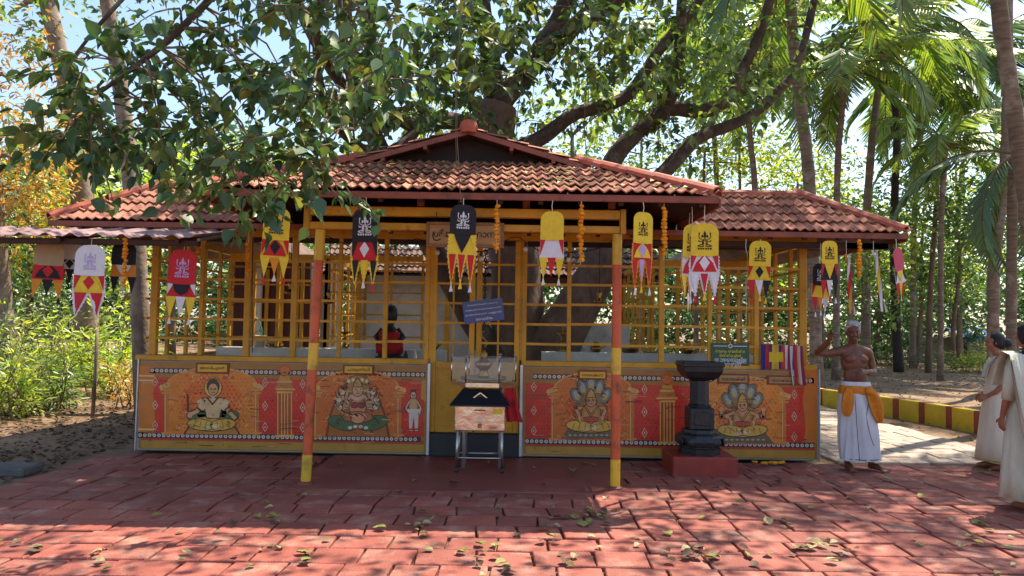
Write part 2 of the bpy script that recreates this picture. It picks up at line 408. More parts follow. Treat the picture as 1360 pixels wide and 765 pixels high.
class Crown:
    """gathers leaves grouped in sprays along twigs"""
    def __init__(s): s.C = []; s.D = []; s.N = []; s.S = []; s.tw = MB()
    def spray(s, p, d, L, n, size, twig=True, r=.006, droop=.55, keep=None):
        p = Vector(p); d = Vector(d).normalized()
        pts = [p + d * (L * t) + Vector((0, 0, -.35 * L * t * t)) for t in (0, .33, .66, 1)]
        if twig: s.tw.tube(pts, [r, r * .8, r * .6, r * .3], n=4, cap=False)
        for i in range(n):
            t = random.uniform(.12, 1.05); k = min(2, int(t * 3)); q = pts[k].lerp(pts[k + 1], t * 3 - k)
            side = Vector((random.gauss(0, 1), random.gauss(0, 1), random.gauss(0, .6))).normalized()
            q = q + side * random.uniform(.02, .09) * (size / .15)
            if keep and not keep(q): continue
            dd = (d * .5 + side * .8 + Vector((0, 0, -droop))).normalized()
            nn = Vector((random.gauss(0, .55), random.gauss(-.15, .55), 1)).normalized()
            s.C.append(q); s.D.append(dd); s.N.append(nn); s.S.append(size * random.uniform(.6, 1.25))
    def clump(s, c, rx, ry, rz, n, size, droop=.3, keep=None):
        """leaves scattered through an uneven ellipsoid of smaller tufts"""
        c = Vector(c); per = 22
        for _ in range(max(1, n // per)):
            while True:
                v = Vector((random.uniform(-1, 1), random.uniform(-1, 1), random.uniform(-1, 1)))
                if .12 < v.length < 1: break
            v = v.normalized() * v.length ** .6
            t = c + Vector((v.x * rx, v.y * ry, v.z * rz)); tr = random.uniform(.35, .8) * min(rx, ry, rz) * .5
            for i in range(per):
                q = t + Vector((random.gauss(0, tr), random.gauss(0, tr), random.gauss(0, tr * .7)))
                if keep and not keep(q): continue
                o_ = (q - t).normalized()
                s.C.append(q); s.D.append(o_ + Vector((random.gauss(0, .5), random.gauss(0, .5), -droop)))
                s.N.append(Vector((random.gauss(0, .6), random.gauss(0, .6), 1))); s.S.append(size * random.uniform(.6, 1.3))
    def build(s, parent, matn, shape='small', name='crown', twigs='bark', kind=None):
        o = leaf_object(name, s.C, s.D, s.N, s.S, matn, parent, shape, kind)
        if s.tw.v: s.tw.build('twigs', twigs, parent)['kind'] = 'stuff'
        return o

# ================================================================== SETTING: ground, paving, path
def hnoise(x, y):
    return (math.sin(x * .9 + 1.3) * math.cos(y * .7 - .4) + .5 * math.sin(x * 2.1 - y * 1.7) + .25 * math.sin(x * 4.3 + y * 3.9))
def ground_z(x, y):
    # level under the paving, the shrine and the path; gently uneven elsewhere
    dx = max(-4.75 - x, x - 7.2, 0); dy = max(3.2 - y, y - 15.5, 0); d = math.hypot(dx, dy)
    k = min(1, d / 1.2)
    z = -0.035 + k * (.03 + .035 * hnoise(x, y))
    if x < -6.2: z += min(.5, (-6.2 - x) * .06) * min(1, max(0, (y - 7) / 3))
    return z
m = MB()
xs = [-150, -80, -45] + [-30 + i * .75 for i in range(81)] + [45, 80, 150]
ys = [-60, -20, -6] + [-2 + i * .75 for i in range(80)] + [75, 110, 220]
vs = [(x, y, ground_z(x, y)) for y in ys for x in xs]; nx = len(xs)
m.add(vs, [(j * nx + i, j * nx + i + 1, (j + 1) * nx + i + 1, (j + 1) * nx + i) for j in range(len(ys) - 1) for i in range(nx - 1)])
gr = m.build('ground', 'dirt', smooth=True); tag(gr, 'bare brown earth under the trees', None, kind='structure')

def paver_mesh(mb, q, z, th=.05, ch=.007):
    """q: four ground corners ccw; chamfered block whose top is near z"""
    c = sum((Vector(p) for p in q), Vector((0, 0))) / 4
    tl = (random.gauss(0, .0025), random.gauss(0, .0025))
    def P(p, k, zz): v = c + (Vector(p) - c) * k; return (v.x, v.y, zz + (v.x - c.x) * tl[0] * 3 + (v.y - c.y) * tl[1] * 3)
    w_ = (Vector(q[1]) - Vector(q[0])).length; k1 = 1 - 2 * ch / w_
    vs = [P(p, 1, z - th) for p in q] + [P(p, 1, z - ch) for p in q] + [P(p, k1, z) for p in q]
    fs = [(8, 9, 10, 11)]
    for i in range(4):
        j = (i + 1) % 4; fs += [(4 + i, 4 + j, 8 + j, 8 + i), (i, j, 4 + j, 4 + i)]
    mb.add(vs, fs); return c

pav = MB().box((-4.8, 3.0, -.09), (9.6, 8.93, -.038)).build('paving', 'joint_earth')
tag(pav, 'forecourt of red painted interlocking pavers', kind='structure')
def lay(parent, x0, x1, y0, y1, matn, rowh, wlo, whi, skip=None, seed=1, limit=300):
    random.seed(seed); cand = []; y = y0; r = 0
    while y < y1 - .05:
        x = x0 - random.uniform(0, .3); off = (r % 2) * .5
        yy1 = min(y + rowh * random.uniform(.92, 1.08), y1)
        skew = random.uniform(-.012, .012)
        x -= off * whi
        while x < x1:
            w_ = random.uniform(wlo, whi); a = max(x, x0); b = min(x + w_, x1); st = random.uniform(-.008, .008)
            if b - a > .09 and not (skip and skip((a + b) / 2, (y + yy1) / 2)):
                g = random.uniform(.006, .011); s1 = skew + random.uniform(-.008, .008)
                q = [(a + g - s1, y + g + st), (b - g - s1, y + g + st + random.uniform(-.005, .005)),
                     (b - g + s1, yy1 - g + st), (a + g + s1, yy1 - g + st + random.uniform(-.005, .005))]
                cand.append((q, random.gauss(0, .003)))
            x += w_
        y = yy1; r += 1
    def vis(q):
        cx = sum(p[0] for p in q) / 4; cy = sum(p[1] for p in q) / 4
        return 4.3 < cy and abs(cx) < .71 * cy + .25
    near = sorted([c for c in cand if vis(c[0])], key=lambda c: c[0][0][1])[:limit]
    ids = set(id(c) for c in near); rest = MB()
    for c in cand:
        if id(c) in ids:
            mb = MB(); ctr = paver_mesh(mb, c[0], c[1]); mb.build('paver', matn, parent, org=(ctr.x, ctr.y, 0))
        else: paver_mesh(rest, c[0], c[1])
    if rest.v: rest.build('pavers_beyond', matn, parent)['kind'] = 'stuff'
lay(pav, -4.75, 9.4, 3.1, 8.9, 'red_paver', .315, .3, .44, lambda x, y: (-2.1 < x < 1.2 and y > 7.1), seed=5)
m = MB(); m.bbox((-2.1, 7.1, -.04), (1.2, 8.93, .006), .012)
tag(m.build('entrance_slab', 'red_slab'), 'smooth red painted concrete slab before the gate', kind='structure')

pth = MB().box((3.95, 8.99, -.09), (6.5, 26, -.04)).build('path', 'joint_earth')
tag(pth, 'pale unpainted paver path along the shrine side', kind='structure')
lay(pth, 3.97, 6.48, 9.02, 15.5, 'pale_paver', .37, .36, .5, seed=9, limit=120)
m = MB(); m.box((3.97, 15.53, -.06), (6.48, 26, -.004)); m.build('path_surface', 'pale_paver', pth)

# ------------------------------------------------------------------ painted boundary wall
pl = [Vector(p) for p in ((6.2, 19.5), (6.35, 17.5), (6.6, 15.6), (6.98, 14.5), (7.25, 13.6), (7.42, 12.6), (7.5, 11.7), (7.6, 10), (7.65, 8), (7.65, 5.5))]
bw = root('boundary_wall', 'low yellow boundary wall with red stripes along the side path', 'wall', (7.42, 12.6, -.05))
dist = 0; seg = []; tot = sum((pl[i + 1] - pl[i]).length for i in range(len(pl) - 1))
def along(t):
    for i in range(len(pl) - 1):
        L = (pl[i + 1] - pl[i]).length
        if t <= L or i == len(pl) - 2: return pl[i].lerp(pl[i + 1], t / L)
        t -= L
t = 0; i = 0
while t < tot - .2:
    L = .53 if i % 2 == 0 else .13
    a = along(t); b = along(min(t + L, tot)); d = (b - a).normalized(); nrm = Vector((d.y, -d.x)); hw = .1 if i % 2 == 0 else .112
    m = MB(); h = .33 if i % 2 == 0 else .335
    q = [a + nrm * hw, a - nrm * hw, b - nrm * hw, b + nrm * hw]; cx = sum(q, Vector((0, 0))) / 4
    vs = [(p.x, p.y, -.08) for p in q] + [(p.x, p.y, h - .02) for p in q] + [((cx + (p - cx) * .93).x, (cx + (p - cx) * .93).y, h) for p in q]
    m.add(vs, [(0, 1, 5, 4), (1, 2, 6, 5), (2, 3, 7, 6), (3, 0, 4, 7), (4, 5, 9, 8), (5, 6, 10, 9), (6, 7, 11, 10), (7, 4, 8, 11), (8, 9, 10, 11)])
    m.build('wall_block' if i % 2 == 0 else 'stripe_block', 'wall_yellow' if i % 2 == 0 else 'wall_red', bw)
    t += L; i += 1

# ------------------------------------------------------------------ stone slab lying on the dirt at the left
m = MB(); c = onground(22, 628)
m.bbox((c.x - .5, c.y - .12, -.03), (c.x + .14, c.y + .22, .07), .02)
tag(m.build('stone_slab', 'stone_slab', org=(c.x, c.y, 0)), 'grey stone slab on the dirt beside the red paving', 'stone')

# ================================================================== SHRINE
FY = 9.0                                   # front plane of the grille and banners
XL, XR = -4.52, 3.68                       # shrine corners
shr = root('tree_shrine', 'tiled shrine with mustard yellow grilles built round a big tree', 'shrine', (-.4, FY, 0))
def wallx(px, py=430): return at(px, py, FY).x
def B(name, lo, hi, matn='mustard', parent=None, b=.005): m = MB(); m.bbox(lo, hi, b); return m.build(name, matn, parent or shr)

# low front walls, plinth, threshold
GX0, GX1 = wallx(572), wallx(691)
ZT = 1.12                                  # sill of the grille
for a, b in ((XL, GX0 - .02), (GX1 + .02, XR)): B('low_wall', (a, FY + .02, 0), (b, FY + .17, ZT - .03), 'grey_plaster')
B('threshold_step', (GX0 - .018, FY - .04, 0), (GX1 + .018, FY + .3, .27), 'granite')
B('side_low_wall', (XR - .1, FY + .18, 0), (XR, 14.4, ZT - .03), 'grey_plaster'); B('side_low_wall', (XL, FY + .18, 0), (XL + .1, 14.4, ZT - .03), 'grey_plaster')
B('plinth', (XL + .11, FY + .31, .0), (XR - .11, 14.3, .3), 'grey_plaster')
# sill rails
for a, b in ((XL - .02, GX0 - .03), (GX1 + .03, XR + .02)): B('sill_rail', (a, FY - .03, ZT - .028), (b, FY + .12, ZT + .035))

# front grille: posts and bars
ZTOP = 2.62
def zpx(py, Y=FY, px=680): return at(px, py, Y).z
postpx = [(204, .085), (267, .05), (328, .075), (390, .07), (451, .045), (512, .055), (573, .055),
          (694, .055), (756, .05), (817, .045), (879, .065), (943, .05), (1005, .055), (1067, .09)]
barz = [1.36, 1.60, 1.84, 2.08, 2.32]
px_ = [(wallx(p, 400), w_) for p, w_ in postpx]
for x, w_ in px_: B('grille_post', (x - w_ / 2, FY, ZT + .036), (x + w_ / 2, FY + w_ * .9, ZTOP), 'mustard')
for k in range(len(px_) - 1):
    if k == 6: continue
    x0 = px_[k][0] + px_[k][1] / 2 - .002; x1 = px_[k + 1][0] - px_[k + 1][1] / 2 + .002
    for z in barz:
        m = MB(); z += random.uniform(-.006, .006); m.bar((x0, FY + .022, z), (x1, FY + .022, z + random.uniform(-.006, .006)), .028, .03); m.build('grille_bar', 'mustard', shr)
for a, b in ((XL - .03, GX0), (GX1, XR + .03)): B('top_rail', (a, FY - .02, ZTOP + .001), (b, FY + .1, ZTOP + .09))
# side grilles
for X, sgn in ((XR, -1), (XL, 1)):
    n = 9
    for k in range(1, n + 1):
        y = FY + .12 + k * .56; B('grille_post', (X + sgn * .005, y - .025, ZT), (X + sgn * .05, y + .025, ZTOP))
    for z in barz: m = MB(); m.bar((X + sgn * .03, FY + .08, z), (X + sgn * .03, FY + .12 + n * .56, z), .026, .028); m.build('grille_bar', 'mustard', shr)
    m = MB(); m.box((X + sgn * .001, FY + .125, ZTOP), (X + sgn * .07, FY + .12 + n * .56, ZTOP + .08)); m.build('top_rail', 'mustard', shr)
    m = MB(); m.box((X + sgn * .002, FY + .125, ZT - .025), (X + sgn * .09, FY + .12 + n * .56, ZT - .002)); m.build('sill_rail', 'mustard', shr)
# inner grilles of the left and right galleries (courtyard side) and cross grilles
def grille(p0, p1, z0, z1, n, bars, w=.045):
    p0 = Vector(p0); p1 = Vector(p1)
    for k in range(n + 1):
        p = p0.lerp(p1, k / n); m = MB(); m.bar((p.x, p.y, z0), (p.x, p.y, z1), w, w, up=(0, 1, 0)); m.build('grille_post', 'mustard', shr)
    for j in range(bars):
        z = z0 + (z1 - z0) * (j + .5) / bars; m = MB(); m.bar((p0.x, p0.y, z), (p1.x, p1.y, z), .024); m.build('grille_bar', 'mustard', shr)
    m = MB(); m.bar((p0.x, p0.y, z1 + .02), (p1.x, p1.y, z1 + .02), .05, .08); m.build('top_rail', 'mustard', shr)
grille((-4.1, 10.75), (-2.7, 10.75), 1.22, 2.5, 4, 5)
grille((-2.7, 10.75), (-2.7, 13.6), 1.22, 2.5, 6, 4)
grille((2.05, 10.75), (3.5, 10.75), 1.22, 2.5, 4, 5)
grille((2.0, 10.78), (2.0, 13.6), 1.22, 2.5, 6, 4)
grille((-2.66, 10.75), (-1.3, 10.75), 1.22, 2.5, 3, 4, .035)
# inner low white wall of the courtyard, rear wall, dark store at the left
B('inner_wall', (-4.3, 10.82, .3), (-.95, 10.98, 1.2), 'white_wall'); B('inner_wall', (.45, 10.82, .3), (3.55, 10.98, 1.2), 'white_wall')
B('inner_wall', (.75, 11.9, .3), (1.9, 12.05, 1.62), 'white_wall')
B('rear_wall', (-3.0, 13.75, .3), (.0, 13.9, 2.5), 'white_wall')
B('store_wall', (-4.4, 11.7, .3), (-3.2, 11.8, 2.55), 'maroon_wall')
for x in (-4.05, -3.15, -2.86): B('pilaster', (x, 11.6, .3), (x + .11, 11.69, 2.5), 'white_wall')
for k in range(4): B('lath', (-3.9 + k * .24, 11.66, 1.2), (-3.84 + k * .24, 11.695, 2.4), 'mustard')

# gate
gy = FY + .02
for xa, xb in ((GX0, (GX0 + GX1) / 2 - .006), ((GX0 + GX1) / 2 + .006, GX1)):
    g = B('gate_leaf', (xa, gy, .275), (xb, gy + .03, 1.13), 'mustard')
    for q in ((xa + .005, xa + .07), (xb - .07, xb - .005)): B('stile', (q[0], gy - .018, .28), (q[1], gy - .001, ZTOP - .01), 'mustard', g)
    for z in (.28, 1.05): B('rail', (xa + .072, gy - .016, z), (xb - .072, gy - .001, z + .075), 'mustard', g)
    for z in barz: m = MB(); m.bar((xa + .06, gy + .012, z), (xb - .06, gy + .012, z), .024, .026); m.build('grille_bar', 'mustard', g)
    xm = (xa + xb) / 2; B('grille_post', (xm - .012, gy + .03, 1.132), (xm + .012, gy + .05, ZTOP - .012), 'mustard', g)
for x in (GX0 - .075, GX1 + .02): B('gate_post', (x, FY - .015, .272), (x + .055, FY + .06, ZTOP + .1), 'mustard')
B('gate_lintel', (GX0 - .018, FY - .01, ZTOP + .0), (GX1 + .018, FY + .06, ZTOP + .085), 'mustard')

# ------------------------------------------------------------------ canopy poles and beams
PY = 7.32
for px, lean in ((406, .075), (817, 0)):
    b = at(px, 640, PY); x = b.x; top = 2.5
    def pt(z): return (x + lean * z / 2.5, PY, z)
    po = part('canopy_pole', 'orange_paint', shr, lambda m: m.tube([pt(0), pt(.8), pt(1.6), pt(top)], .047, 18, cap=False), True)
    for z0, z1 in ((.001, .29), (1.12, 1.38), (2.2, 2.505)):
        part('painted_band', 'yellow_paint', po, lambda m: m.tube([pt(z0), pt(z1)], .0492, 18, cap=False), True)
    part('base_collar', 'red_slab', po, lambda m: m.lathe(pt(.0), [(.075, 0.0), (.072, .02), (.05, .035)], 16))
bx0, bx1 = at(414, 300, PY).x - .01, at(820, 300, PY).x + .02
for z0, z1 in ((2.42, 2.5), (2.56, 2.66)): B('canopy_beam', (bx0, PY - .045, z0 + .09), (bx1, PY + .045, z1 + .08), 'mustard')
for x in (bx0 - .06, bx1 + .004): B('beam_end', (x, PY - .05, 2.505), (x + .055, PY + .05, 2.75), 'mustard')
for x in (-1.95, -.92, .13, .98):     # brackets up to the rafters
    B('bracket', (x - .035, PY - .03, 2.752), (x + .035, PY + .03, 2.93), 'fascia')

# ------------------------------------------------------------------ roofs
TW, TL = .205, .236
def tile_mesh(name='roof_tile'):
    m = MB(); n = 8; prof = []
    for i in range(n + 1):
        u = i / n; prof.append((u * TW, .017 * (1 - math.cos(4 * math.pi * u)) + (.008 if u < .06 or u > .94 else 0)))
    L = TL + .05; th = .014; vs = []
    for v_, dz in ((0, .030), (L, 0.0)):
        for x, z in prof: vs.append((x, v_, z + dz))
    for x, z in prof: vs.append((x, 0, z + .030 - th))
    k = n + 1; fs = []
    for i in range(n): fs += [(i, i + 1, k + i + 1, k + i), (i, 2 * k + i, 2 * k + i + 1, i + 1)]
    m.add(vs, fs); return m.mesh(name, 'tile')
TILE = tile_mesh()
TILE_COUNT = [0]; LEFT = {}
def tile_slope(parent, O, U, V, width, length, planes=(), limit=True):
    """O lower-left corner, U along the eave, V up the slope; planes: (point, normal) keep side normal.x<=0"""
    O = Vector(O); U = Vector(U).normalized(); V = Vector(V).normalized(); W = U.cross(V).normalized()
    R = Matrix((U, V, W)).transposed(); rows = int(math.ceil(length / TL)); cols = int(math.ceil(width / TW))
    for r in range(rows):
        for c in range(cols):
            p = O + U * (c * TW) + V * (r * TL - .03)
            corners = [p, p + U * TW, p + V * TL, p + U * TW + V * TL]
            st = [[(q - P0).dot(N0) <= 0 for q in corners] for P0, N0 in planes]
            if any(not any(s_) for s_ in st): continue
            cut = any(not all(s_) for s_ in st) or (r + 1) * TL > length + .04
            jit = Matrix.Rotation(random.gauss(0, .012), 3, 'Z') @ Matrix.Rotation(random.gauss(0, .012), 3, 'X')
            mat4 = Matrix.Translation(p + W * random.uniform(0, .006)) @ (R @ jit).to_4x4()
            if cut:
                bm = bmesh.new(); bm.from_mesh(TILE); bm.transform(mat4)
                pls = list(planes) + [(O + V * (length + .01), V)]
                for P0, N0 in pls:
                    bmesh.ops.bisect_plane(bm, geom=bm.verts[:] + bm.edges[:] + bm.faces[:], plane_co=P0, plane_no=N0, clear_outer=True)
                if len(bm.faces) == 0: bm.free(); continue
                mb = MB().bm(bm); bm.free()
                if TILE_COUNT[0] < 300 and limit: mb.build('roof_tile', 'tile', parent); TILE_COUNT[0] += 1
                else: LEFT.setdefault(parent, MB()).add(mb.v, mb.f)
            elif TILE_COUNT[0] < 300 and limit:
                o = link('roof_tile', TILE, parent, p); o.rotation_euler = (R @ jit).to_euler(); o.location = mat4.translation - ORG[parent]; TILE_COUNT[0] += 1
            else:
                LEFT.setdefault(parent, MB()).add([mat4 @ v.co for v in TILE.vertices], [list(f.vertices) for f in TILE.polygons])
def ridge_caps(parent, a, b, r=.085, L=.33):
    a = Vector(a); b = Vector(b); n = max(1, round((b - a).length / L)); d = (b - a).normalized()
    x = d.cross(Vector((0, 0, 1))).normalized(); up = x.cross(d).normalized()
    for i in range(n):
        p = a.lerp(b, i / n); q = a.lerp(b, (i + 1) / n) + d * .05; m = MB(); vs = []
        for (c, rr, lift) in ((p, r * 1.05, .004), (q, r * .92, .018)):
            for k in range(7):
                t = math.pi * k / 6 * 1.1 - .05 * math.pi
                vs.append(c + x * (rr * math.cos(t) * 1.15) + up * (rr * math.sin(t) * .85 + lift - .02))
        for c, rr in ((p, r * .88), (q, r * .78)):
            for k in range(7):
                t = math.pi * k / 6 * 1.1 - .05 * math.pi
                vs.append(c + x * (rr * math.cos(t) * 1.15) + up * (rr * math.sin(t) * .85 - .02))
        fs = []
        for k in range(6): fs += [(k, k + 1, 8 + k, 7 + k), (k + 1, k, 14 + k, 15 + k), (7 + k, 8 + k, 22 + k, 21 + k)]
        m.add(vs, fs); o = m.build('ridge_tile', 'ridge', parent, smooth=False)

CX = -.5; EY = 6.95; EZ = 2.82; HWID = 2.43; PIT = .43; GA = 1.184
GYY = EY + GA; GZ = EZ + GA * PIT; RZ = GZ + .36
# canopy roof: under-slab, front skirt, side slopes, gable
HG = HWID - GA; UP = (RZ - GZ) / HG
can = part('canopy_roof', 'roof_wood', shr, lambda m: (
    m.slab([(CX - HWID, EY, EZ), (CX + HWID, EY, EZ), (CX + HG, GYY, GZ), (CX - HG, GYY, GZ)], .03),
    m.slab([(CX + HWID, EY, EZ), (CX + HWID, 10.3, EZ), (CX + HG, 10.3, GZ), (CX + HG, GYY, GZ)], .03),
    m.slab([(CX + HG + .04, GYY - .12, GZ - .01), (CX + HG + .04, 10.3, GZ - .01), (CX, 10.3, RZ), (CX, GYY - .12, RZ)], .03),
    m.slab([(CX - HWID, 10.3, EZ), (CX - HWID, EY, EZ), (CX - HG, GYY, GZ), (CX - HG, 10.3, GZ)], .03),
    m.slab([(CX - HG - .04, 10.3, GZ - .01), (CX - HG - .04, GYY - .12, GZ - .01), (CX, GYY - .12, RZ), (CX, 10.3, RZ)], .03)))
hipR = (Vector((CX + HWID, EY, EZ)), Vector((1, 1, 0)).normalized()); hipL = (Vector((CX - HWID, EY, EZ)), Vector((-1, 1, 0)).normalized())
sv = Vector((0, 1, PIT)).normalized()
tile_slope(can, (CX - HWID - .01, EY - .03, EZ + .012), (1, 0, 0), sv, 2 * HWID + .02, GA * math.hypot(1, PIT) + .05, (hipR, hipL))
# verge rows of the upper side slopes
for s in (1, -1):
    vv = Vector((-s, 0, UP)).normalized()
    if s > 0: tile_slope(can, (CX + (HWID - GA) + .05, GYY - .17, GZ + .0), (0, 1, 0), vv, TW * 2, (HWID - GA + .05) * math.hypot(1, UP))
    else: tile_slope(can, (CX - (HWID - GA) - .05, GYY - .17 + TW * 2, GZ + .0), (0, -1, 0), vv, TW * 2, (HWID - GA + .05) * math.hypot(1, UP))
for s in (1, -1):
    ridge_caps(can, (CX + s * HWID, EY - .02, EZ + .05), (CX + s * (HWID - GA), GYY - .05, GZ + .07))
ridge_caps(can, (CX, GYY - .2, RZ + .04), (CX, 10.3, RZ + .04))
part('gable_board', 'gable_dark', can, lambda m: m.slab([(CX - 1.24, GYY + .05, GZ - .02), (CX + 1.24, GYY + .05, GZ - .02), (CX, GYY + .05, RZ - .04)], .02))
for s in (1, -1):
    part('barge_board', 'fascia', can, lambda m: m.bar((CX + s * 1.33, GYY - .16, GZ - .035), (CX, GYY - .16, RZ - .005), .03, .055))
    for q in (.25, .62):
        part('purlin_end', 'fascia', can, lambda m: m.bar((CX + s * 1.24 * (1 - q), GYY - .17, GZ + q * (RZ - GZ) - .045), (CX + s * 1.24 * (1 - q), GYY + .04, GZ + q * (RZ - GZ) - .045), .04, .05))
part('ridge_finial', 'ridge', can, lambda m: m.lathe((CX, GYY - .16, RZ - .02), [(.09, 0), (.1, .06), (.085, .12), (.03, .15)], 8))
part('fascia_board', 'fascia', can, lambda m: m.bbox((CX - HWID, EY - .055, EZ - .06), (CX + HWID, EY - .032, EZ + .005), .004))
for s in (1, -1):
    x = CX + s * HWID
    part('fascia_board', 'fascia', can, lambda m: m.bbox((x - .012 + s * .02, EY - .03, EZ - .09), (x + .012 + s * .02, 10.25, EZ - .002), .004))
for k in range(13):     # rafters under the front skirt
    x = CX - HWID + .15 + k * (2 * HWID - .3) / 12
    y1 = min(GYY, EY + min(x - CX + HWID, CX + HWID - x))
    if y1 > EY + .1: part('rafter', 'roof_wood', can, lambda m: m.bar((x, EY, EZ - .06), (x, y1, EZ - .06 + (y1 - EY) * PIT), .045, .06))
part('tie_beam', 'roof_wood', can, lambda m: m.bbox((CX - 1.7, GYY - .05, GZ - .2), (CX + 1.7, GYY + .05, GZ - .06)))
part('wall_plate', 'roof_wood', can, lambda m: m.bbox((CX - 2.2, 9.02, 2.72), (CX + 2.2, 9.1, 2.82)))

# gallery roofs round the courtyard
def gallery(xa, xb, ya, yb, ez, half, pit, name='gallery_roof'):
    """hipped gallery along X, eave ya..yb"""
    rz = ez + half * pit; ym = (ya + yb) / 2
    g = part(name, 'roof_wood', shr, lambda m: (
        m.slab([(xa, ya, ez), (xb, ya, ez), (xb - half, ym, rz), (xa + half, ym, rz)], .03),
        m.slab([(xb, yb, ez), (xa, yb, ez), (xa + half, ym, rz), (xb - half, ym, rz)], .03),
        m.slab([(xb, ya, ez), (xb, yb, ez), (xb - half, ym, rz)], .03),
        m.slab([(xa, yb, ez), (xa, ya, ez), (xa + half, ym, rz)], .03)))
    return g, rz, ym
WX0, WX1, WY, WZ, HALF, WP = -5.34, 4.52, 8.5, 2.70, .88, .63
gal, grz, gym = gallery(WX0, WX1, WY, WY + 2 * HALF, WZ, HALF, WP)
wv = Vector((0, 1, WP)).normalized(); sl_ = HALF * math.hypot(1, WP)
tile_slope(gal, (1.96, WY - .03, WZ + .012), (1, 0, 0), wv, WX1 - 1.96, sl_, ((Vector((WX1, WY, WZ)), Vector((1, 1, 0)).normalized()),))
tile_slope(gal, (WX0, WY - .03, WZ + .012), (1, 0, 0), wv, -2.96 - WX0, sl_, ((Vector((WX0, WY, WZ)), Vector((-1, 1, 0)).normalized()),))
ridge_caps(gal, (WX1 + .01, WY - .02, WZ + .05), (WX1 - HALF, gym, grz + .06)); ridge_caps(gal, (WX0 - .01, WY - .02, WZ + .05), (WX0 + HALF, gym, grz + .06))
ridge_caps(gal, (1.2, gym, grz + .04), (WX1 - HALF + .02, gym, grz + .04)); ridge_caps(gal, (WX0 + HALF - .02, gym, grz + .04), (-2.2, gym, grz + .04))
part('fascia_board', 'fascia', gal, lambda m: m.bbox((WX0, WY - .06, WZ - .06), (WX1, WY - .036, WZ + .006), .004))
part('fascia_board', 'fascia', gal, lambda m: m.bbox((WX1 + .012, WY - .03, WZ - .085), (WX1 + .034, WY + 2 * HALF, WZ + .006), .004))
for k in range(24):
    x = WX0 + .35 + k * (WX1 - WX0 - .7) / 23
    part('rafter', 'roof_wood', gal, lambda m: m.bar((x, WY - .02, WZ - .06), (x, WY + .62, WZ - .06 + .64 * WP), .045, .06))
for x in (1.3, 3.9): part('eave_beam', 'roof_wood', gal, lambda m: m.bbox((min(x, 4.4), WY + .12, WZ - .16), (4.4 if x < 2 else 4.46, WY + .2, WZ - .09)))
# side and rear galleries (seen through the grille and from the side)
for xa, xb in ((WX0, WX0 + 2 * HALF), (WX1 - 2 * HALF, WX1)):
    xm = (xa + xb) / 2
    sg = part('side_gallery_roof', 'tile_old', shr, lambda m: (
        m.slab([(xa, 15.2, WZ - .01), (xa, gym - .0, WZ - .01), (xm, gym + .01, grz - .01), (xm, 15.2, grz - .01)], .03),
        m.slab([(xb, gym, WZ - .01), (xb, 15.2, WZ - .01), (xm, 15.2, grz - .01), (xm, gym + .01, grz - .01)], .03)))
    ridge_caps(sg, (xm, gym + .1, grz + .03), (xm, 15.2, grz + .03))
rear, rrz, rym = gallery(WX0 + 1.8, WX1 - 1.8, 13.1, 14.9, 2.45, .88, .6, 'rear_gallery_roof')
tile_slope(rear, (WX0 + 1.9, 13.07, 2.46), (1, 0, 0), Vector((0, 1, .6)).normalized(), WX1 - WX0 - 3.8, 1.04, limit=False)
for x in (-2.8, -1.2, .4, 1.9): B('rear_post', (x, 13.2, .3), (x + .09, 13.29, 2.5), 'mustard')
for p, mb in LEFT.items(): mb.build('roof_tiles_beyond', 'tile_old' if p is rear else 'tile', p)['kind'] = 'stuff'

# ------------------------------------------------------------------ sheet awning over the left front
aw = root('sheet_awning', 'faded pink corrugated sheet awning at the left front of the shrine', 'awning', (-5.2, 8.0, 0))
m = MB(); nx_ = 150; x0, x1 = -8.2, -3.16; vs = []
for j, (y, z) in enumerate(((7.42, 2.405), (7.8, 2.475), (8.15, 2.54), (8.44, 2.6))):
    for i in range(nx_ + 1):
        x = x0 + (x1 - x0) * i / nx_; u = (x / .255) % 1
        h = .032 * (max(0, 1 - abs(u - .5) * 3.2)) ** .7 + .007 * math.sin(x * 49)
        vs.append((x, y + .012 * hnoise(x * 2, y), z + h + .012 * hnoise(x, y * 2) - .0 + (x + 5) * .004))
m.add(vs, [(j * (nx_ + 1) + i, j * (nx_ + 1) + i + 1, (j + 1) * (nx_ + 1) + i + 1, (j + 1) * (nx_ + 1) + i) for j in range(3) for i in range(nx_)])
b = len(m.v); k = nx_ + 1
m.add([(x, y, z - .006) for x, y, z in vs], [[a for a in f][::-1] for f in [(j * k + i, j * k + i + 1, (j + 1) * k + i + 1, (j + 1) * k + i) for j in range(3) for i in range(nx_)]])
m.add([vs[i] for i in range(k)] + [(x, y, z - .006) for x, y, z in vs[:k]], [(i, k + i, k + i + 1, i + 1) for i in range(nx_)])
m.build('sheet', 'sheet', aw, smooth=False)
part('edge_trim', 'sheet_edge', aw, lambda m: m.bar((-3.165, 7.42, 2.395), (-3.165, 8.44, 2.59), .03, .03))
part('edge_beam', 'roof_wood', aw, lambda m: m.bbox((-8.2, 7.5, 2.34), (-3.2, 7.56, 2.4)))
for x in (-3.4, -4.6, -5.8, -7.0): part('rafter', 'roof_wood', aw, lambda m: m.bar((x, 7.45, 2.385), (x, 8.6, 2.59), .04, .05))
part('post', 'mustard', aw, lambda m: m.bbox((-7.4, 7.48, -.03), (-7.33, 7.55, 2.36)))
part('post', 'mustard', aw, lambda m: m.bbox((-3.35, 7.5, 2.0), (-3.28, 7.56, 2.34))) if False else None

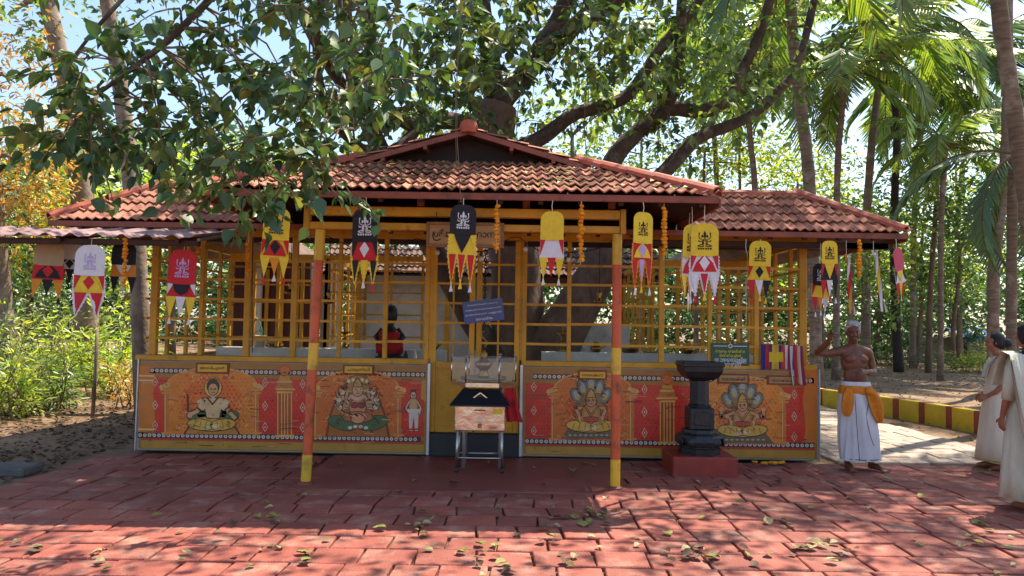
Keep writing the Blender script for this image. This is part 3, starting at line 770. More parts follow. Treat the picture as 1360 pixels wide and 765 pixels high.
# dead leaves caught on the tiles
random.seed(4); Cc, Dd, Nn, Ss = [], [], [], []
for _ in range(420):
    v = random.random() ** 1.3 * GA; hwid = HWID - v; x = CX + random.uniform(-hwid, hwid)
    if random.random() < .5: x = random.choice((-1.4, -.7, .2, .6, -2.0)) + random.gauss(0, .25)
    t = random.uniform(0, 6.28); Cc.append((x, EY + v, EZ + v * PIT + random.uniform(.06, .085))); Dd.append((math.cos(t), math.sin(t), PIT * math.sin(t))); Nn.append((random.gauss(0, .4), -.4, 1)); Ss.append(random.uniform(.04, .1))
lt = leaf_object('roof_leaf_litter', Cc, Dd, Nn, Ss, 'leaf_dry'); tag(lt, 'dead leaves caught on the canopy roof tiles', 'leaf litter', kind='stuff')

# ================================================================== PRINTED BANNERS
class Print:
    def __init__(s, Y): s.Y = Y; s.m = MB()
    def P(s, x, y, L): return at(x, y, s.Y - .0005 * L)
    def poly(s, pts, col, L):
        q = [s.P(x, y, L) for x, y in pts]; s.m.cur = lin(col)
        for t in tessellate_polygon([q]):
            a, b, c = [q[i] for i in t]
            s.m.add([a, b, c], [(0, 1, 2) if (b - a).cross(c - a).y < 0 else (0, 2, 1)])
    def ell(s, cx, cy, rx, ry, col, L, n=14, rot=0):
        c, d = math.cos(rot), math.sin(rot)
        s.poly([(cx + rx * math.cos(t) * c - ry * math.sin(t) * d, cy + rx * math.cos(t) * d + ry * math.sin(t) * c) for t in [2 * math.pi * k / n for k in range(n)]], col, L)
    def oell(s, cx, cy, rx, ry, col, L, o='#3a1a12', w=1.0, rot=0):
        s.ell(cx, cy, rx + w, ry + w, o, L, rot=rot); s.ell(cx, cy, rx, ry, col, L + 1, rot=rot)
    def line(s, pts, w, col, L):
        for (a, b), (c, d) in zip(pts, pts[1:]):
            t = Vector((c - a, d - b)); l = t.length or 1; n = Vector((-t.y, t.x)) / l * w / 2; e = t / l * w * .3
            s.poly([(a - e.x + n.x, b - e.y + n.y), (c + e.x + n.x, d + e.y + n.y), (c + e.x - n.x, d + e.y - n.y), (a - e.x - n.x, b - e.y - n.y)], col, L)
    def oline(s, pts, w, col, L, o='#3a1a12'): s.line(pts, w + 1.6, o, L); s.line(pts, w, col, L + 1)
def hy(x, y): return y + (x - 680) * .0157        # a level line in the photo drops slightly to the right
def border_dots(P, x0, x1, y, L, step=6.3, r=2.5):
    P.poly([(x0 - 3, hy(x0, y - 3.6)), (x1 + 3, hy(x1, y - 3.6)), (x1 + 3, hy(x1, y + 3.6)), (x0 - 3, hy(x0, y + 3.6))], '#4a231a', L)
    x = x0
    while x < x1:
        P.ell(x, hy(x, y), r, r, '#cfc6bc', L + 1, n=8); P.ell(x, hy(x, y), r * .45, r * .45, '#8d6a58', L + 2, n=6); x += step
def diamond(P, x, y, L, s=1.0):
    P.poly([(x, y - 7 * s), (x + 4 * s, y), (x, y + 7 * s), (x - 4 * s, y)], '#dba78a', L)
    P.poly([(x, y - 5 * s), (x + 2.6 * s, y), (x, y + 5 * s), (x - 2.6 * s, y)], '#a5261d', L + 1)
    P.poly([(x, y - 2 * s), (x + 1.3 * s, y), (x, y + 2 * s), (x - 1.3 * s, y)], '#e2b48f', L + 2)
def arch(P, cx, w, top, bot, L, fill='#da7a1c', glow='#de661a'):
    n = 12; a = [(cx - w / 2, bot)]
    for k in range(n + 1):
        t = math.pi * (1 - k / n); a.append((cx + w / 2 * math.cos(t) * 1.0, top + 26 - 26 * math.sin(t)))
    a.append((cx + w / 2, bot)); P.poly(a, fill, L)
    P.ell(cx, (top + bot) / 2 + 4, w * .33, (bot - top) * .42, glow, L + 1, n=18)
    P.line(a[1:-1], 1.8, '#d89a48', L + 2)
    for s in (-1, 1):
        x = cx + s * (w / 2 - 1)
        P.line([(x, top + 30), (x, bot)], 6, '#c4702a', L + 2); P.line([(x - 1.6, top + 32), (x - 1.6, bot)], 1.4, '#dca45a', L + 3)
        for yy, ww in ((top + 30, 15), (top + 34, 11), (bot - 2, 12)): P.line([(x - ww / 2, yy), (x + ww / 2, yy)], 2.4, '#d28a3e', L + 3)
        for k in range(3): P.ell(x + s * (k * 4 - 2), top + 23 + k * 1.5, 3.6, 3, '#d8a95c', L + 3, rot=s * .6)
def pillar(P, cx, top, bot, L):
    P.ell(cx, top + 8, 9, 8, '#b4521f', L); P.ell(cx, top + 8, 6, 5.5, '#c96a2b', L + 1)
    P.poly([(cx - 6, top + 15), (cx + 6, top + 15), (cx + 8, top + 22), (cx - 8, top + 22)], '#c78a3a', L)
    P.poly([(cx - 12, top + 32), (cx - 8, top + 22), (cx + 8, top + 22), (cx + 12, top + 32)], '#b5702a', L)
    for yy, ww in ((top + 23, 18), (top + 33, 26), (top + 37, 20)): P.line([(cx - ww / 2, hy(cx, yy) - (cx - 680) * .0157), (cx + ww / 2, yy)], 2.4, '#d9a450', L + 2)
    P.poly([(cx - 10, top + 38), (cx + 10, top + 38), (cx + 10, bot), (cx - 10, bot)], '#a9441f', L)
    for dx in (-9, -4, 0, 4, 9): P.line([(cx + dx, top + 38), (cx + dx, bot)], 1.6, '#d99f4c', L + 1)
    P.line([(cx - 12, bot - 1), (cx + 12, bot - 1)], 3, '#d9a450', L + 2)
def lap(P, cx, cy, w, L, c='#c9993a'):
    P.oell(cx, cy, w, 9.5, c, L); P.oell(cx - w * .45, cy + 1, w * .55, 7, '#d7ab45', L + 2, rot=.12); P.oell(cx + w * .45, cy + 1, w * .55, 7, '#cfa03c', L + 2, rot=-.12)
    for k in range(-3, 4): P.line([(cx + k * w * .22, cy - 3), (cx + k * w * .25, cy + 5)], 1, '#8a5a1e', L + 4)
    P.ell(cx + 5, cy + 3, 5, 2.6, '#e0c2a6', L + 4); P.ell(cx - 6, cy + 4, 5, 2.4, '#dab597', L + 4)
def head(P, cx, cy, r, L, skin='#cc9862', crown=None):
    P.oell(cx, cy, r, r * 1.22, skin, L)
    for s in (-1, 1): P.line([(cx + s * r * .65, cy - r * .15), (cx + s * r * .2, cy - r * .1)], 1.1, '#2b130e', L + 2); P.ell(cx + s * r * .42, cy + r * .1, r * .16, r * .12, '#1c0d0a', L + 2, n=6)
    P.line([(cx, cy), (cx, cy + r * .42)], .8, '#9a6148', L + 2); P.line([(cx - r * .3, cy + r * .68), (cx + r * .3, cy + r * .68)], 1.1, '#8a2a22', L + 2)
    if crown:
        P.poly([(cx - r, cy - r * .55), (cx + r, cy - r * .55), (cx + r * .75, cy - r * 1.7), (cx, cy - r * 2.6), (cx - r * .75, cy - r * 1.7)], '#4a2414', L + 2)
        P.poly([(cx - r * .8, cy - r * .7), (cx + r * .8, cy - r * .7), (cx + r * .55, cy - r * 1.6), (cx, cy - r * 2.3), (cx - r * .55, cy - r * 1.6)], crown, L + 3)
def banner_frame(P, x0, x1, top, bot, L=0):
    P.poly([(x0, hy(x0, top)), (x1, hy(x1, top)), (x1, hy(x1, bot)), (x0, hy(x0, bot))], '#a06a26', L)
    P.poly([(x0 + 3, hy(x0, top + 21)), (x1 - 3, hy(x1, top + 21)), (x1 - 3, hy(x1, bot - 22)), (x0 + 3, hy(x0, bot - 22))], '#cf2812', L + 1)
    P.poly([(x0 + 3, hy(x0, bot - 16)), (x1 - 3, hy(x1, bot - 16)), (x1 - 3, hy(x1, bot - 12)), (x0 + 3, hy(x0, bot - 12))], '#b5301a', L + 1)
    P.poly([(x0 + 3, hy(x0, bot - 11)), (x1 - 3, hy(x1, bot - 11)), (x1 - 3, hy(x1, bot - 1)), (x0 + 3, hy(x0, bot - 1))], '#b5832a', L + 1)

def filigree(P, cx, w, top, bot, L, seed):
    rr = random.Random(seed)
    for k in range(90):
        a = rr.uniform(0, math.pi); q = rr.uniform(.62, .96); x = cx + w / 2 * q * math.cos(a); y = top + 30 + (bot - top - 34) * rr.random() if abs(math.cos(a)) > .7 else top + 26 - 24 * q * math.sin(a) + 4
        s_ = rr.uniform(1.5, 3.2); P.line([(x - s_, y + s_ * .4), (x, y - s_), (x + s_, y + s_ * .4)], .7, rr.choice(['#e0a050', '#a8481a', '#e6b468', '#93401a']), L)
def scuffs(P, x0, x1, y0, y1, L, n, seed):
    rr = random.Random(seed)
    for k in range(n):
        x, y = rr.uniform(x0, x1), rr.uniform(y0, y1); l_ = rr.uniform(3, 22); P.line([(x, y), (x + l_, y + rr.uniform(-1.2, 1.2))], rr.uniform(.4, 1.1), rr.choice(['#c8937a', '#7a3a24', '#d2a48a', '#8a5030', '#5a2a1c']), L)
    for k in range(n):
        x, y = rr.uniform(x0, x1), rr.uniform(y0, y1); P.ell(x, y, rr.uniform(.5, 1.6), rr.uniform(.4, 1.2), rr.choice(['#6a3420', '#4a2418', '#b88468']), L, n=6)
def damask(P, x0, x1, y0, y1, L, col):
    y = y0; r = 0
    while y < y1:
        x = x0 + (r % 2) * 3
        while x < x1: P.ell(x, y, .9, .9, col, L, n=5); x += 6
        y += 5; r += 1
def shade(P, cx, cy, rx, ry, L, col='#7a3a22', n=9, seed=0):
    rr = random.Random(seed)
    for k in range(n):
        a = rr.uniform(0, 6.28); x = cx + rx * math.cos(a) * .8; y = cy + ry * math.sin(a) * .8
        P.line([(x - 2, y - 1), (x + 1.5, y + 1.5)], .8, col, L)
BY = FY - .05
def board(name, label, x0, x1, z1, edge):
    a = at(x0, 540, BY).x; b = at(x1, 540, BY).x
    r = root(name, label, 'banner', ((a + b) / 2, BY + .02, .02))
    part('backing', 'grey_plaster', r, lambda m: m.bbox((a, BY + .004, .02), (b, BY + .03, z1), .004))
    for x in edge:
        ew = .018 if 500 < x < 800 else .008
        part('edge_channel', 'alum', r, lambda m: m.bbox((at(x, 540, BY).x - ew, BY - .018, .012), (at(x, 540, BY).x + ew, BY + .032, z1 + .02), .004))
    return r
# left banner ---------------------------------------------------------------
bl = board('printed_banner', 'red and gold printed banner left of the gate with a seated ascetic', 180, 569, 1.09, (182, 569))
P = Print(BY); banner_frame(P, 184, 566, 487.5, 603.5)
border_dots(P, 202, 562, 499.5, 2); border_dots(P, 186, 556, 585.5, 2)
P.poly([(184, 486), (205, 487), (208, 495), (203, 520), (206, 560), (203, 578), (184, 577)], '#c8701f', 2)
for yy in (499, 505, 570): P.line([(184, yy), (204, yy + .4)], 2, '#e6bd72', 4)
for x, ys in ((206, (507, 538, 565)), (352, (508, 539, 567)), (402, (510, 541, 568))):
    for y in ys: diamond(P, x, y, 3)
arch(P, 281, 122, 488, 577, 3); pillar(P, 378, 484, 580, 3); filigree(P, 281, 118, 488, 577, 5, 1); shade(P, 281, 562, 30, 8, 16, n=16, seed=2); shade(P, 283, 542, 11, 11, 15, '#b59a78', 10, 3)
P.poly([(243, 577), (320, 578), (307, 556), (256, 556)], '#5a2614', 6); P.poly([(246, 576), (317, 577), (305, 558), (258, 558)], '#bd7c28', 7)
for yy in (564, 570): P.line([(250 - (yy - 564) * .4, yy), (313 + (yy - 564) * .4, yy)], 1, '#8a4d1c', 8)
P.ell(283, 515, 12.5, 13.5, '#8a4a17', 6); P.ell(283, 515, 11, 12, '#e3b655', 7); P.ell(283, 513, 9, 10, '#2a1c18', 8)
P.oell(262, 552, 14, 8, '#3f6238', 7); P.oell(303, 552, 14, 8, '#3f6238', 7); P.oell(281, 549, 20, 10, '#54606b', 7)
lap(P, 281, 563, 32, 9)
P.poly([(268, 528), (298, 528), (293, 556), (274, 556)], '#3a1a12', 12); P.poly([(270, 529), (296, 529), (291, 555), (275, 555)], '#d0ae7c', 13)
P.oline([(270, 532), (262, 546), (252, 551)], 5, '#cc9a68', 12); P.oline([(296, 532), (304, 547), (312, 555)], 5, '#cc9a68', 12)
P.line([(265, 533), (270, 542)], 7, '#d2b288', 14); P.line([(301, 533), (296, 542)], 7, '#d2b288', 14)
P.line([(275, 528), (282, 537), (290, 528)], 2.2, '#5c1a14', 15); P.line([(261, 541), (267, 545)], 2, '#5c1a14', 16); P.line([(299, 544), (305, 540)], 2, '#5c1a14', 16)
P.line([(249, 524), (250, 552)], 2.4, '#3a2014', 12); P.ell(252, 552, 3.5, 3, '#cc9a68', 15)
P.line([(283, 523), (283, 529)], 5, '#cfa488', 14); head(P, 283, 517, 6.2, 15)
# many-armed figure
arch(P, 475, 112, 492, 580, 3, '#cc661c', '#cf581a'); filigree(P, 475, 108, 492, 580, 5, 4); shade(P, 475, 560, 34, 10, 20, '#5a2a1a', 18, 5); shade(P, 475, 535, 36, 22, 20, '#e0c090', 34, 6); shade(P, 475, 530, 38, 26, 20, '#2a1410', 34, 16)
P.poly([(432, 580), (518, 581), (512, 548), (500, 520), (475, 500), (450, 520), (438, 548)], '#6d3a17', 6); P.poly([(435, 579), (515, 580), (509, 549), (498, 522), (475, 503), (452, 522), (441, 549)], '#a9601f', 7)
P.oell(455, 562, 20, 9, '#44643a', 8, rot=.25); P.oell(496, 562, 20, 9, '#44643a', 8, rot=-.25)
for s in (-1, 1):
    for k, (a, r1) in enumerate(((.05, 24), (.42, 27), (.8, 29), (1.15, 29), (1.45, 25))):
        ex, ey = 475 + s * r1 * math.cos(a), 542 - r1 * math.sin(a)
        P.oline([(475 + s * 8, 540), (475 + s * (8 + (r1 - 8) * .5 * math.cos(a) + 4), 540 - r1 * .45 * math.sin(a) + 3), (ex, ey)], 3.4, ('#c99a7c', '#b98a66')[k % 2], 9 + k % 2)
        P.oell(ex, ey, 3.4, 3.4, '#d9b08c', 12)
        if k % 2: P.oline([(ex, ey), (ex + s * 3, ey - 9)], 2, ('#8f9a6a', '#c9b06a')[k // 2], 12)
        else: P.oell(ex + s * 2, ey - 4, 3, 4, ('#7f8f62', '#b8743c', '#8a7a50')[k // 2], 12)
P.oell(475, 541, 11, 11, '#c08458', 14); P.oell(471, 538, 4.5, 3.5, '#9a2f2a', 16); P.oell(480, 538, 4.5, 3.5, '#9a2f2a', 16)
P.oell(475, 554, 20, 7, '#b8653c', 16); P.oell(475, 556, 9, 6, '#d98d62', 18)
for dx in (-10, -3, 4, 11): P.ell(475 + dx, 566 + abs(dx) * .2, 3, 2.2, '#d9c2a8', 18)
P.ell(475, 512, 16, 15, '#7a4a22', 13); P.ell(475, 512, 14, 13, '#a4743a', 14)
P.ell(475, 527, 9, 5, '#d2a080', 16); head(P, 475, 518, 6.8, 17, '#c89468', '#b78a48')
for dx in (-12, -6, 6, 12): P.ell(475 + dx, 503 + abs(dx) * .25, 2.2, 2.6, '#d6c3a0', 18)
# standing figure
P.poly([(543, 545), (556, 545), (555, 569), (551, 569), (549.5, 552), (547, 569), (543.5, 569)], '#cfc6ba', 4)
P.oell(549, 537, 6, 9, '#c9a06a', 4); P.oline([(544, 533), (539, 542), (543, 548)], 2, '#d9b394', 5); P.oline([(554, 533), (559, 542), (557, 550)], 2, '#d9b394', 5)
P.poly([(541, 543), (558, 543), (557, 548), (542, 548)], '#d8cdbf', 8); P.ell(549, 521, 4, 4, '#1f1512', 5); head(P, 549, 525, 3.6, 6, '#d9ac90')
for dx in (-3, 4): P.ell(549 + dx, 571, 2.6, 1.5, '#d9b394', 5)
P.poly([(560, 505), (566, 505), (566, 533), (559, 530)], '#c98a34', 3)
scuffs(P, 188, 550, 502, 594, 22, 60, 21); damask(P, 344, 366, 503, 578, 2, '#8f1a10'); damask(P, 392, 414, 505, 580, 2, '#8f1a10'); damask(P, 534, 560, 508, 580, 2, '#8f1a10'); damask(P, 236, 330, 503, 570, 4, '#b5521a'); damask(P, 430, 522, 506, 574, 4, '#a8441a')
P.m.build('print', 'banner_print', bl)
# right banner --------------------------------------------------------------
br = board('printed_banner', 'red and gold printed banner right of the gate with two snake-hooded figures', 692, 1088, 1.09, (692, 1088))
P = Print(BY); banner_frame(P, 695, 1085, 487.5, 603.5)
border_dots(P, 711, 1078, 499.5, 2); border_dots(P, 700, 1078, 585.5, 2)
P.poly([(1085, 492), (1066, 491), (1070, 505), (1066, 530), (1070, 570), (1067, 587), (1085, 588)], '#c8701f', 2)
for x, ys in ((709, (514, 545, 572)), (856, (517, 547, 575)), (1055, (524, 553, 580))):
    for y in ys: diamond(P, x, y, 3)
arch(P, 787, 106, 494, 585, 3, '#d06a1c', '#d25a1a'); pillar(P, 886, 496, 589, 3); arch(P, 986, 112, 500, 590, 3, '#dc801e', '#de701c')
def hooded(cx, cy, L, arms):
    for dx, dy, rx, ry, rot in ((-19, -14, 6.5, 11, -.55), (19, -14, 6.5, 11, .55), (-11, -24, 6.5, 12, -.28), (11, -24, 6.5, 12, .28), (0, -29, 7, 12, 0)):
        P.oell(cx + dx, cy + dy, rx, ry, '#6c7468', L, '#2a2420', 1.2, rot); P.ell(cx + dx, cy + dy - 1, rx * .55, ry * .6, '#9aa09a', L + 2, rot=rot); P.ell(cx + dx, cy + dy + 2, rx * .4, ry * .3, '#b79a50', L + 3, rot=rot)
    P.ell(cx, cy - 6, 15, 16, '#8a6a34', L + 4)
    P.poly([(cx - 40, cy + 43), (cx + 42, cy + 43), (cx + 30, cy + 28), (cx - 30, cy + 28)], '#6e5a3a', L + 2)
    for k in range(-4, 5): P.ell(cx + k * 7, cy + 38, 2.4, 1.2, '#a9a09a', L + 4, n=6)
    lap(P, cx, cy + 25, 33, L + 5)
    for s in (-1, 1):
        for k in range(arms):
            P.oline([(cx + s * 11, cy + 2), (cx + s * (20 + k * 4), cy + 6 + k * 3 - 4), (cx + s * (14 + 7 * k), cy + 17 - 9 * k)], 4, '#c48a5c', L + 6 + k)
            P.ell(cx + s * (14 + 7 * k), cy + 16 - 9 * k, 3, 3, '#cf9a68', L + 10)
    P.oell(cx, cy + 8, 12.5, 12, '#c48658', L + 8); P.oline([(cx - 8, cy), (cx - 3, cy + 8), (cx, cy + 12), (cx + 3, cy + 8), (cx + 8, cy)], 1.6, '#b9862e', L + 10)
    P.oell(cx, cy + 17, 13, 3, '#b7442c', L + 11)
    head(P, cx, cy - 8, 6.6, L + 11, '#c2885c', '#c2913a')
    P.line([(cx - 10, cy + 2), (cx - 12, cy + 20)], 2.4, '#9c7a35', L + 13); P.line([(cx + 10, cy + 2), (cx + 12, cy + 20)], 2.4, '#9c7a35', L + 13)
filigree(P, 787, 102, 494, 585, 5, 7); filigree(P, 986, 108, 500, 590, 5, 8); shade(P, 785, 548, 28, 22, 20, '#5a2418', 22, 9); shade(P, 986, 556, 30, 22, 20, '#5a2418', 26, 10); shade(P, 786, 518, 22, 20, 20, '#2a2018', 18, 11); shade(P, 986, 524, 22, 20, 20, '#2a2018', 18, 12)
hooded(785, 540, 6, 1); hooded(986, 546, 6, 3)
scuffs(P, 700, 1068, 510, 600, 26, 60, 22); damask(P, 699, 730, 510, 585, 2, '#8f1a10'); damask(P, 846, 872, 512, 588, 2, '#8f1a10'); damask(P, 900, 926, 514, 588, 2, '#8f1a10'); damask(P, 1044, 1068, 516, 590, 2, '#8f1a10'); damask(P, 744, 832, 510, 580, 4, '#b04c1a'); damask(P, 940, 1034, 516, 586, 4, '#b8581a')
P.m.build('print', 'banner_print', br)
def plate(parent, px, py, w, h, body, dull=False):
    p = at(px, py, BY - .016); s = BY / F
    o = part('name_plate', 'plate_brown', parent, lambda m: m.bbox((p.x - w * s / 2, p.y, p.z - h * s / 2), (p.x + w * s / 2, p.y + .01, p.z + h * s / 2), .003))
    part('plate_face', 'sign_wood' if dull else 'plate_yellow', o, lambda m: m.box((p.x - w * s * .44, p.y - .003, p.z - h * s * .34), (p.x + w * s * .44, p.y - .001, p.z + h * s * .34)))
    link('lettering', text_mesh(body, h * s * .62, width=w * s * .74, mat_='ink_black'), o, (p.x, p.y - .005, p.z))
plate(bl, 282, 489, 44, 14, 'അറവിപുരൻ'); plate(bl, 476, 491, 41, 13, 'ചാമുണ്ഡി'); plate(br, 787, 498, 38, 12, 'നാഗരാജാവ്')
plate(br, 974, 503, 42, 13, 'നാഗയക്ഷി', True); plate(br, 1042, 505, 46, 12, 'നാഗക്കന്നി', True)

# ================================================================== NAME SIGN over the entrance
p = at(618, 312, PY - .09); sw, sh = 104 / F * 7.2, 34 / F * 7.2
sg = root('name_sign', 'framed wooden name sign with dark lettering hung over the entrance', 'sign', (p.x, p.y, p.z - sh / 2))
part('board', 'sign_wood', sg, lambda m: m.bbox((p.x - sw / 2 + .02, p.y, p.z - sh / 2 + .02), (p.x + sw / 2 - .02, p.y + .02, p.z + sh / 2 - .02)))
for a, b, c, d in ((-sw / 2, -sh / 2, sw / 2, -sh / 2 + .03), (-sw / 2, sh / 2 - .03, sw / 2, sh / 2), (-sw / 2, -sh / 2 + .031, -sw / 2 + .03, sh / 2 - .031), (sw / 2 - .03, -sh / 2 + .031, sw / 2, sh / 2 - .031)):
    part('frame', 'sign_frame', sg, lambda m: m.bbox((p.x + a, p.y - .012, p.z + b), (p.x + c, p.y + .024, p.z + d), .004))
def ribbon(m, pts, w, y, th=.002):
    for a, b in zip(pts, pts[1:]):
        a = Vector((a[0], 0, a[1])); b = Vector((b[0], 0, b[1])); t = (b - a).normalized(); n = Vector((-t.z, 0, t.x)) * w / 2; e = t * w * .25
        q = [a - e - n, b + e - n, b + e + n, a - e + n]; m.slab([(v.x, y, v.z) for v in q], th)
tm = text_mesh('ശീമൂലസ്ഥാനം', .2, width=sw * .84, mat_='ink_black'); link('lettering', tm, sg, (p.x + .012, p.y - .004, p.z + .004))
m = MB(); x0 = p.x + .012 - sw * .4   # the hooked sign that wraps the first letter
ribbon(m, [(x0 + .05, p.z - .045), (x0 + .015, p.z - .06), (x0 - .012, p.z - .052), (x0 - .026, p.z - .02), (x0 - .022, p.z + .025)], .011, p.y - .004); m.build('letter_hook', 'ink_black', sg)
for x in (-sw * .38, sw * .38): part('hanger', 'iron', sg, lambda m: m.tube([(p.x + x, p.y + .01, p.z + sh / 2 - .005), (p.x + x, p.y + .03, p.z + sh / 2 + .1)], .004, 6))

# ================================================================== PENNANTS
def zig(p, q, n, amp):
    """zigzag points from p to q (2-D)"""
    p = Vector(p); q = Vector(q); d = (q - p); nn = Vector((-d.y, d.x)).normalized(); out = []
    for i in range(n): out.append(p + d * (i / n)); out.append(p + d * ((i + .5) / n) + nn * amp)
    return out
def emblem(m, F3, s):
    """small symmetric seated-idol ornament; F3 maps (x, z, lift) to the world"""
    def rb(pts, w):
        for a, b in zip(pts, pts[1:]):
            a = Vector(a); b = Vector(b); t = (b - a)
            if t.length < 1e-6: continue
            t.normalize(); n = Vector((-t.y, t.x)) * w / 2
            m.slab([F3((a - n) * s), F3((b - n) * s), F3((b + n) * s), F3((a + n) * s)], .001)
    def disc(c, rx, ry, n=9): m.slab([F3(Vector((c[0] + rx * math.cos(2 * math.pi * k / n), c[1] + ry * math.sin(2 * math.pi * k / n))) * s) for k in range(n)], .001)
    disc((0, .24), .085, .1); m.slab([F3(Vector(q) * s) for q in ((-.085, .33), (.085, .33), (.05, .42), (0, .53), (-.05, .42))], .001)
    rb([(0, .16), (.03, .06), (.0, -.02), (.06, -.07)], .05)
    m.slab([F3(Vector(q) * s) for q in ((-.13, .02), (-.03, .1), (-.05, -.06), (-.02, -.2), (-.16, -.2))], .001); m.slab([F3(Vector(q) * s) for q in ((.06, .08), (.14, .02), (.16, -.2), (.02, -.2), (.09, -.08))], .001)
    for k in (-1, 1):
        disc((k * .135, .22), .05, .085)
        rb([(k * .14, .05), (k * .27, .1), (k * .31, .22), (k * .29, .34)], .045); disc((k * .29, .38), .045, .05, 7)
        rb([(k * .17, -.04), (k * .29, -.08), (k * .33, .02)], .045)
        rb([(k * .04, -.25), (k * .2, -.23), (k * .37, -.3), (k * .24, -.34), (k * .04, -.31)], .05)
        for j in range(3): m.slab([F3(Vector(q) * s) for q in ((k * (.02 + j * .13), -.4), (k * (.13 + j * .13), -.4), (k * (.1 + j * .12), -.5), (k * (.03 + j * .12), -.5))][::(1 if k > 0 else -1)], .001)
PN = 'pennants hung along the shrine eaves'
def pennant(px, top, bot, wpx, Y, sp, label, yaw=0, ztop=None, tilt=0, name='hanging_pennant'):
    o = at(px, top, Y); w = wpx / F * Y; h = (bot - top) / F * Y; yaw += random.uniform(-.22, .22); tilt += random.uniform(-.045, .045); cy, sy = math.cos(yaw), math.sin(yaw); ct, st = math.cos(tilt), math.sin(tilt)
    def W3(v, lift=0, tw=0):
        x, z = v[0], v[1]; x, z = x * ct - z * st, x * st + z * ct
        f_ = min(1, max(0, (-z - sp.get('body_b', .64) * h) / (.25 * h))); y_ = f_ * (wa * math.sin(z / h * 4.2 + wp_) + wb * x / w * z / h)
        return (o.x + x * cy + lift * sy, o.y + x * sy - lift * cy + tw + y_, o.z + z)
    wa, wp_, wb = random.uniform(.006, .02), random.uniform(0, 6), random.uniform(-.1, .1)
    r = root(name, label, 'pennant', (o.x, o.y, o.z - h), PN)
    def slab(nm, matn, pts, lift, parent=r, th=.003, tw=None):
        m = MB(); pts = list(pts)
        a = sum(pts[i][0] * pts[(i + 1) % len(pts)][1] - pts[(i + 1) % len(pts)][0] * pts[i][1] for i in range(len(pts)))
        if a < 0: pts = pts[::-1]
        m.slab([W3(p, lift, (tw(p) if tw else 0)) for p in pts], th); return m.build(nm, matn, parent)
    hh = sp.get('head_h', .40) * h; bh = sp.get('body_b', .64) * h; rr = w * .36
    arc = [(w / 2 - rr + rr * math.cos(t), -rr + rr * math.sin(t)) for t in [math.pi / 2 * k / 5 for k in range(6)]]
    arc2 = [(-x, z) for x, z in arc[::-1]]
    slab('body', sp['body'], [(-w * .5, -hh * .9), (w * .5, -hh * .9), (w * .53, -bh), (-w * .53, -bh)], 0)
    if sp.get('side'):
        for s in (-1, 1): slab('side_flap', sp['side'], [(s * w * .5, -hh), (s * w * .28, -hh), (s * w * .5, -bh * .93)], .005)
    if sp.get('kite'):
        k1 = sp['kite']; slab('kite_patch', k1[0], [(0, -hh * .96), (w * .3, -hh * 1.22), (w * .44, -bh * .94), (-w * .44, -bh * .94), (-w * .3, -hh * 1.22)], .007)
        slab('kite_heart', k1[1], [(0, -hh * 1.0), (w * .19, -hh * 1.22), (0, -hh * 1.48), (-w * .19, -hh * 1.22)], .011)
    if sp.get('vee'): slab('vee_patch', sp['vee'], [(-w * .34, -hh * .97), (w * .34, -hh * .97), (w * .22, -hh * 1.25), (0, -bh * .95), (-w * .22, -hh * 1.25)], .009)
    hd = slab('head', sp['head'], arc + arc2 + [(-w / 2, -hh), (-w * .25, -hh * 1.02), (w * .25, -hh * 1.02), (w / 2, -hh)], .012)
    if sp.get('emblem'):
        m = MB(); emblem(m, lambda v: W3((v[0], v[1] - hh * .53), .0145), hh * .58 if w > hh * .7 else w * .68); m.build('emblem', sp['emblem'], hd)
    for s in (-1, 1):
        if sp.get('fringe'):
            z = zig((s * w * .5, -hh), (s * w * .53, -bh), 6, -s * -.012 * (w / .24)); slab('fringe', sp['fringe'], [(s * w * .47, -hh)] + [tuple(q) for q in z] + [(s * w * .47, -bh)], .004)
    n = len(sp['tails']); tb = sp.get('tail_b', .92) * h
    for i, cl in enumerate(sp['tails']):
        c = (i - (n - 1) / 2) * w * (1.0 / n) * 1.06; hw = w / n * .56; L = tb - (abs(i - (n - 1) / 2) < .3) * .03 * h
        tx = c + random.uniform(-.02, .02) * w; tw = (lambda q, k=random.uniform(-.12, .12): k * max(0, (-q[1] - bh)))
        if sp.get('fringe'):
            ed = [tuple(q) for q in zig((c - hw, -bh + .01), (tx, -L), 6, -.008)] + [tuple(q) for q in zig((tx, -L), (c + hw, -bh + .01), 6, -.008)] + [(c + hw, -bh + .01)]
            slab('tail_fringe', sp['fringe'], ed, -.002 - .001 * i, tw=tw)
        k = .72 if sp.get('fringe') else 1
        t = slab('tail', cl, [(c - hw * k, -bh + .012), (c + hw * k, -bh + .012), (tx, -L + (.02 if k < 1 else 0))], .003 - .001 * i, tw=tw)
        if sp.get('tassels'):
            q = sp['tassels'][i % len(sp['tassels'])]
            if q: slab('tassel', q, [(tx - .004, -L + .01), (tx + .004, -L + .01), (tx + .018 * w / .24, -L - .055 * h / .8), (tx - .018 * w / .24, -L - .06 * h / .8)], .004, tw=tw)
    zt = ztop or (o.z + .1)
    part('cord', 'cord', r, lambda m: m.tube([(o.x, o.y - .008, o.z - .01), (o.x + random.uniform(-.01, .01), o.y, (o.z + zt) / 2), (o.x, o.y, zt)], .004, 5))
    return r
Y_, R_, K_, W_, O_ = 'c_yellow', 'c_red', 'c_black', 'c_white', 'c_orange'
EZC = EZ - .06
pennant(68, 318, 404, 36, 7.75, dict(head='c_tan', body='c_red', kite=(K_, R_), tails=[O_, K_, O_], tassels=[K_, None, K_]), 'tan-headed pennant with black kite, at the outer end of the awning', .15, 2.44)
pennant(95, 318, 384, 30, 7.95, dict(head='c_white', body=K_, kite=('c_white', K_), tails=[R_, K_, R_]), 'small white and black pennant behind the tan-headed one', -.2, 2.48)
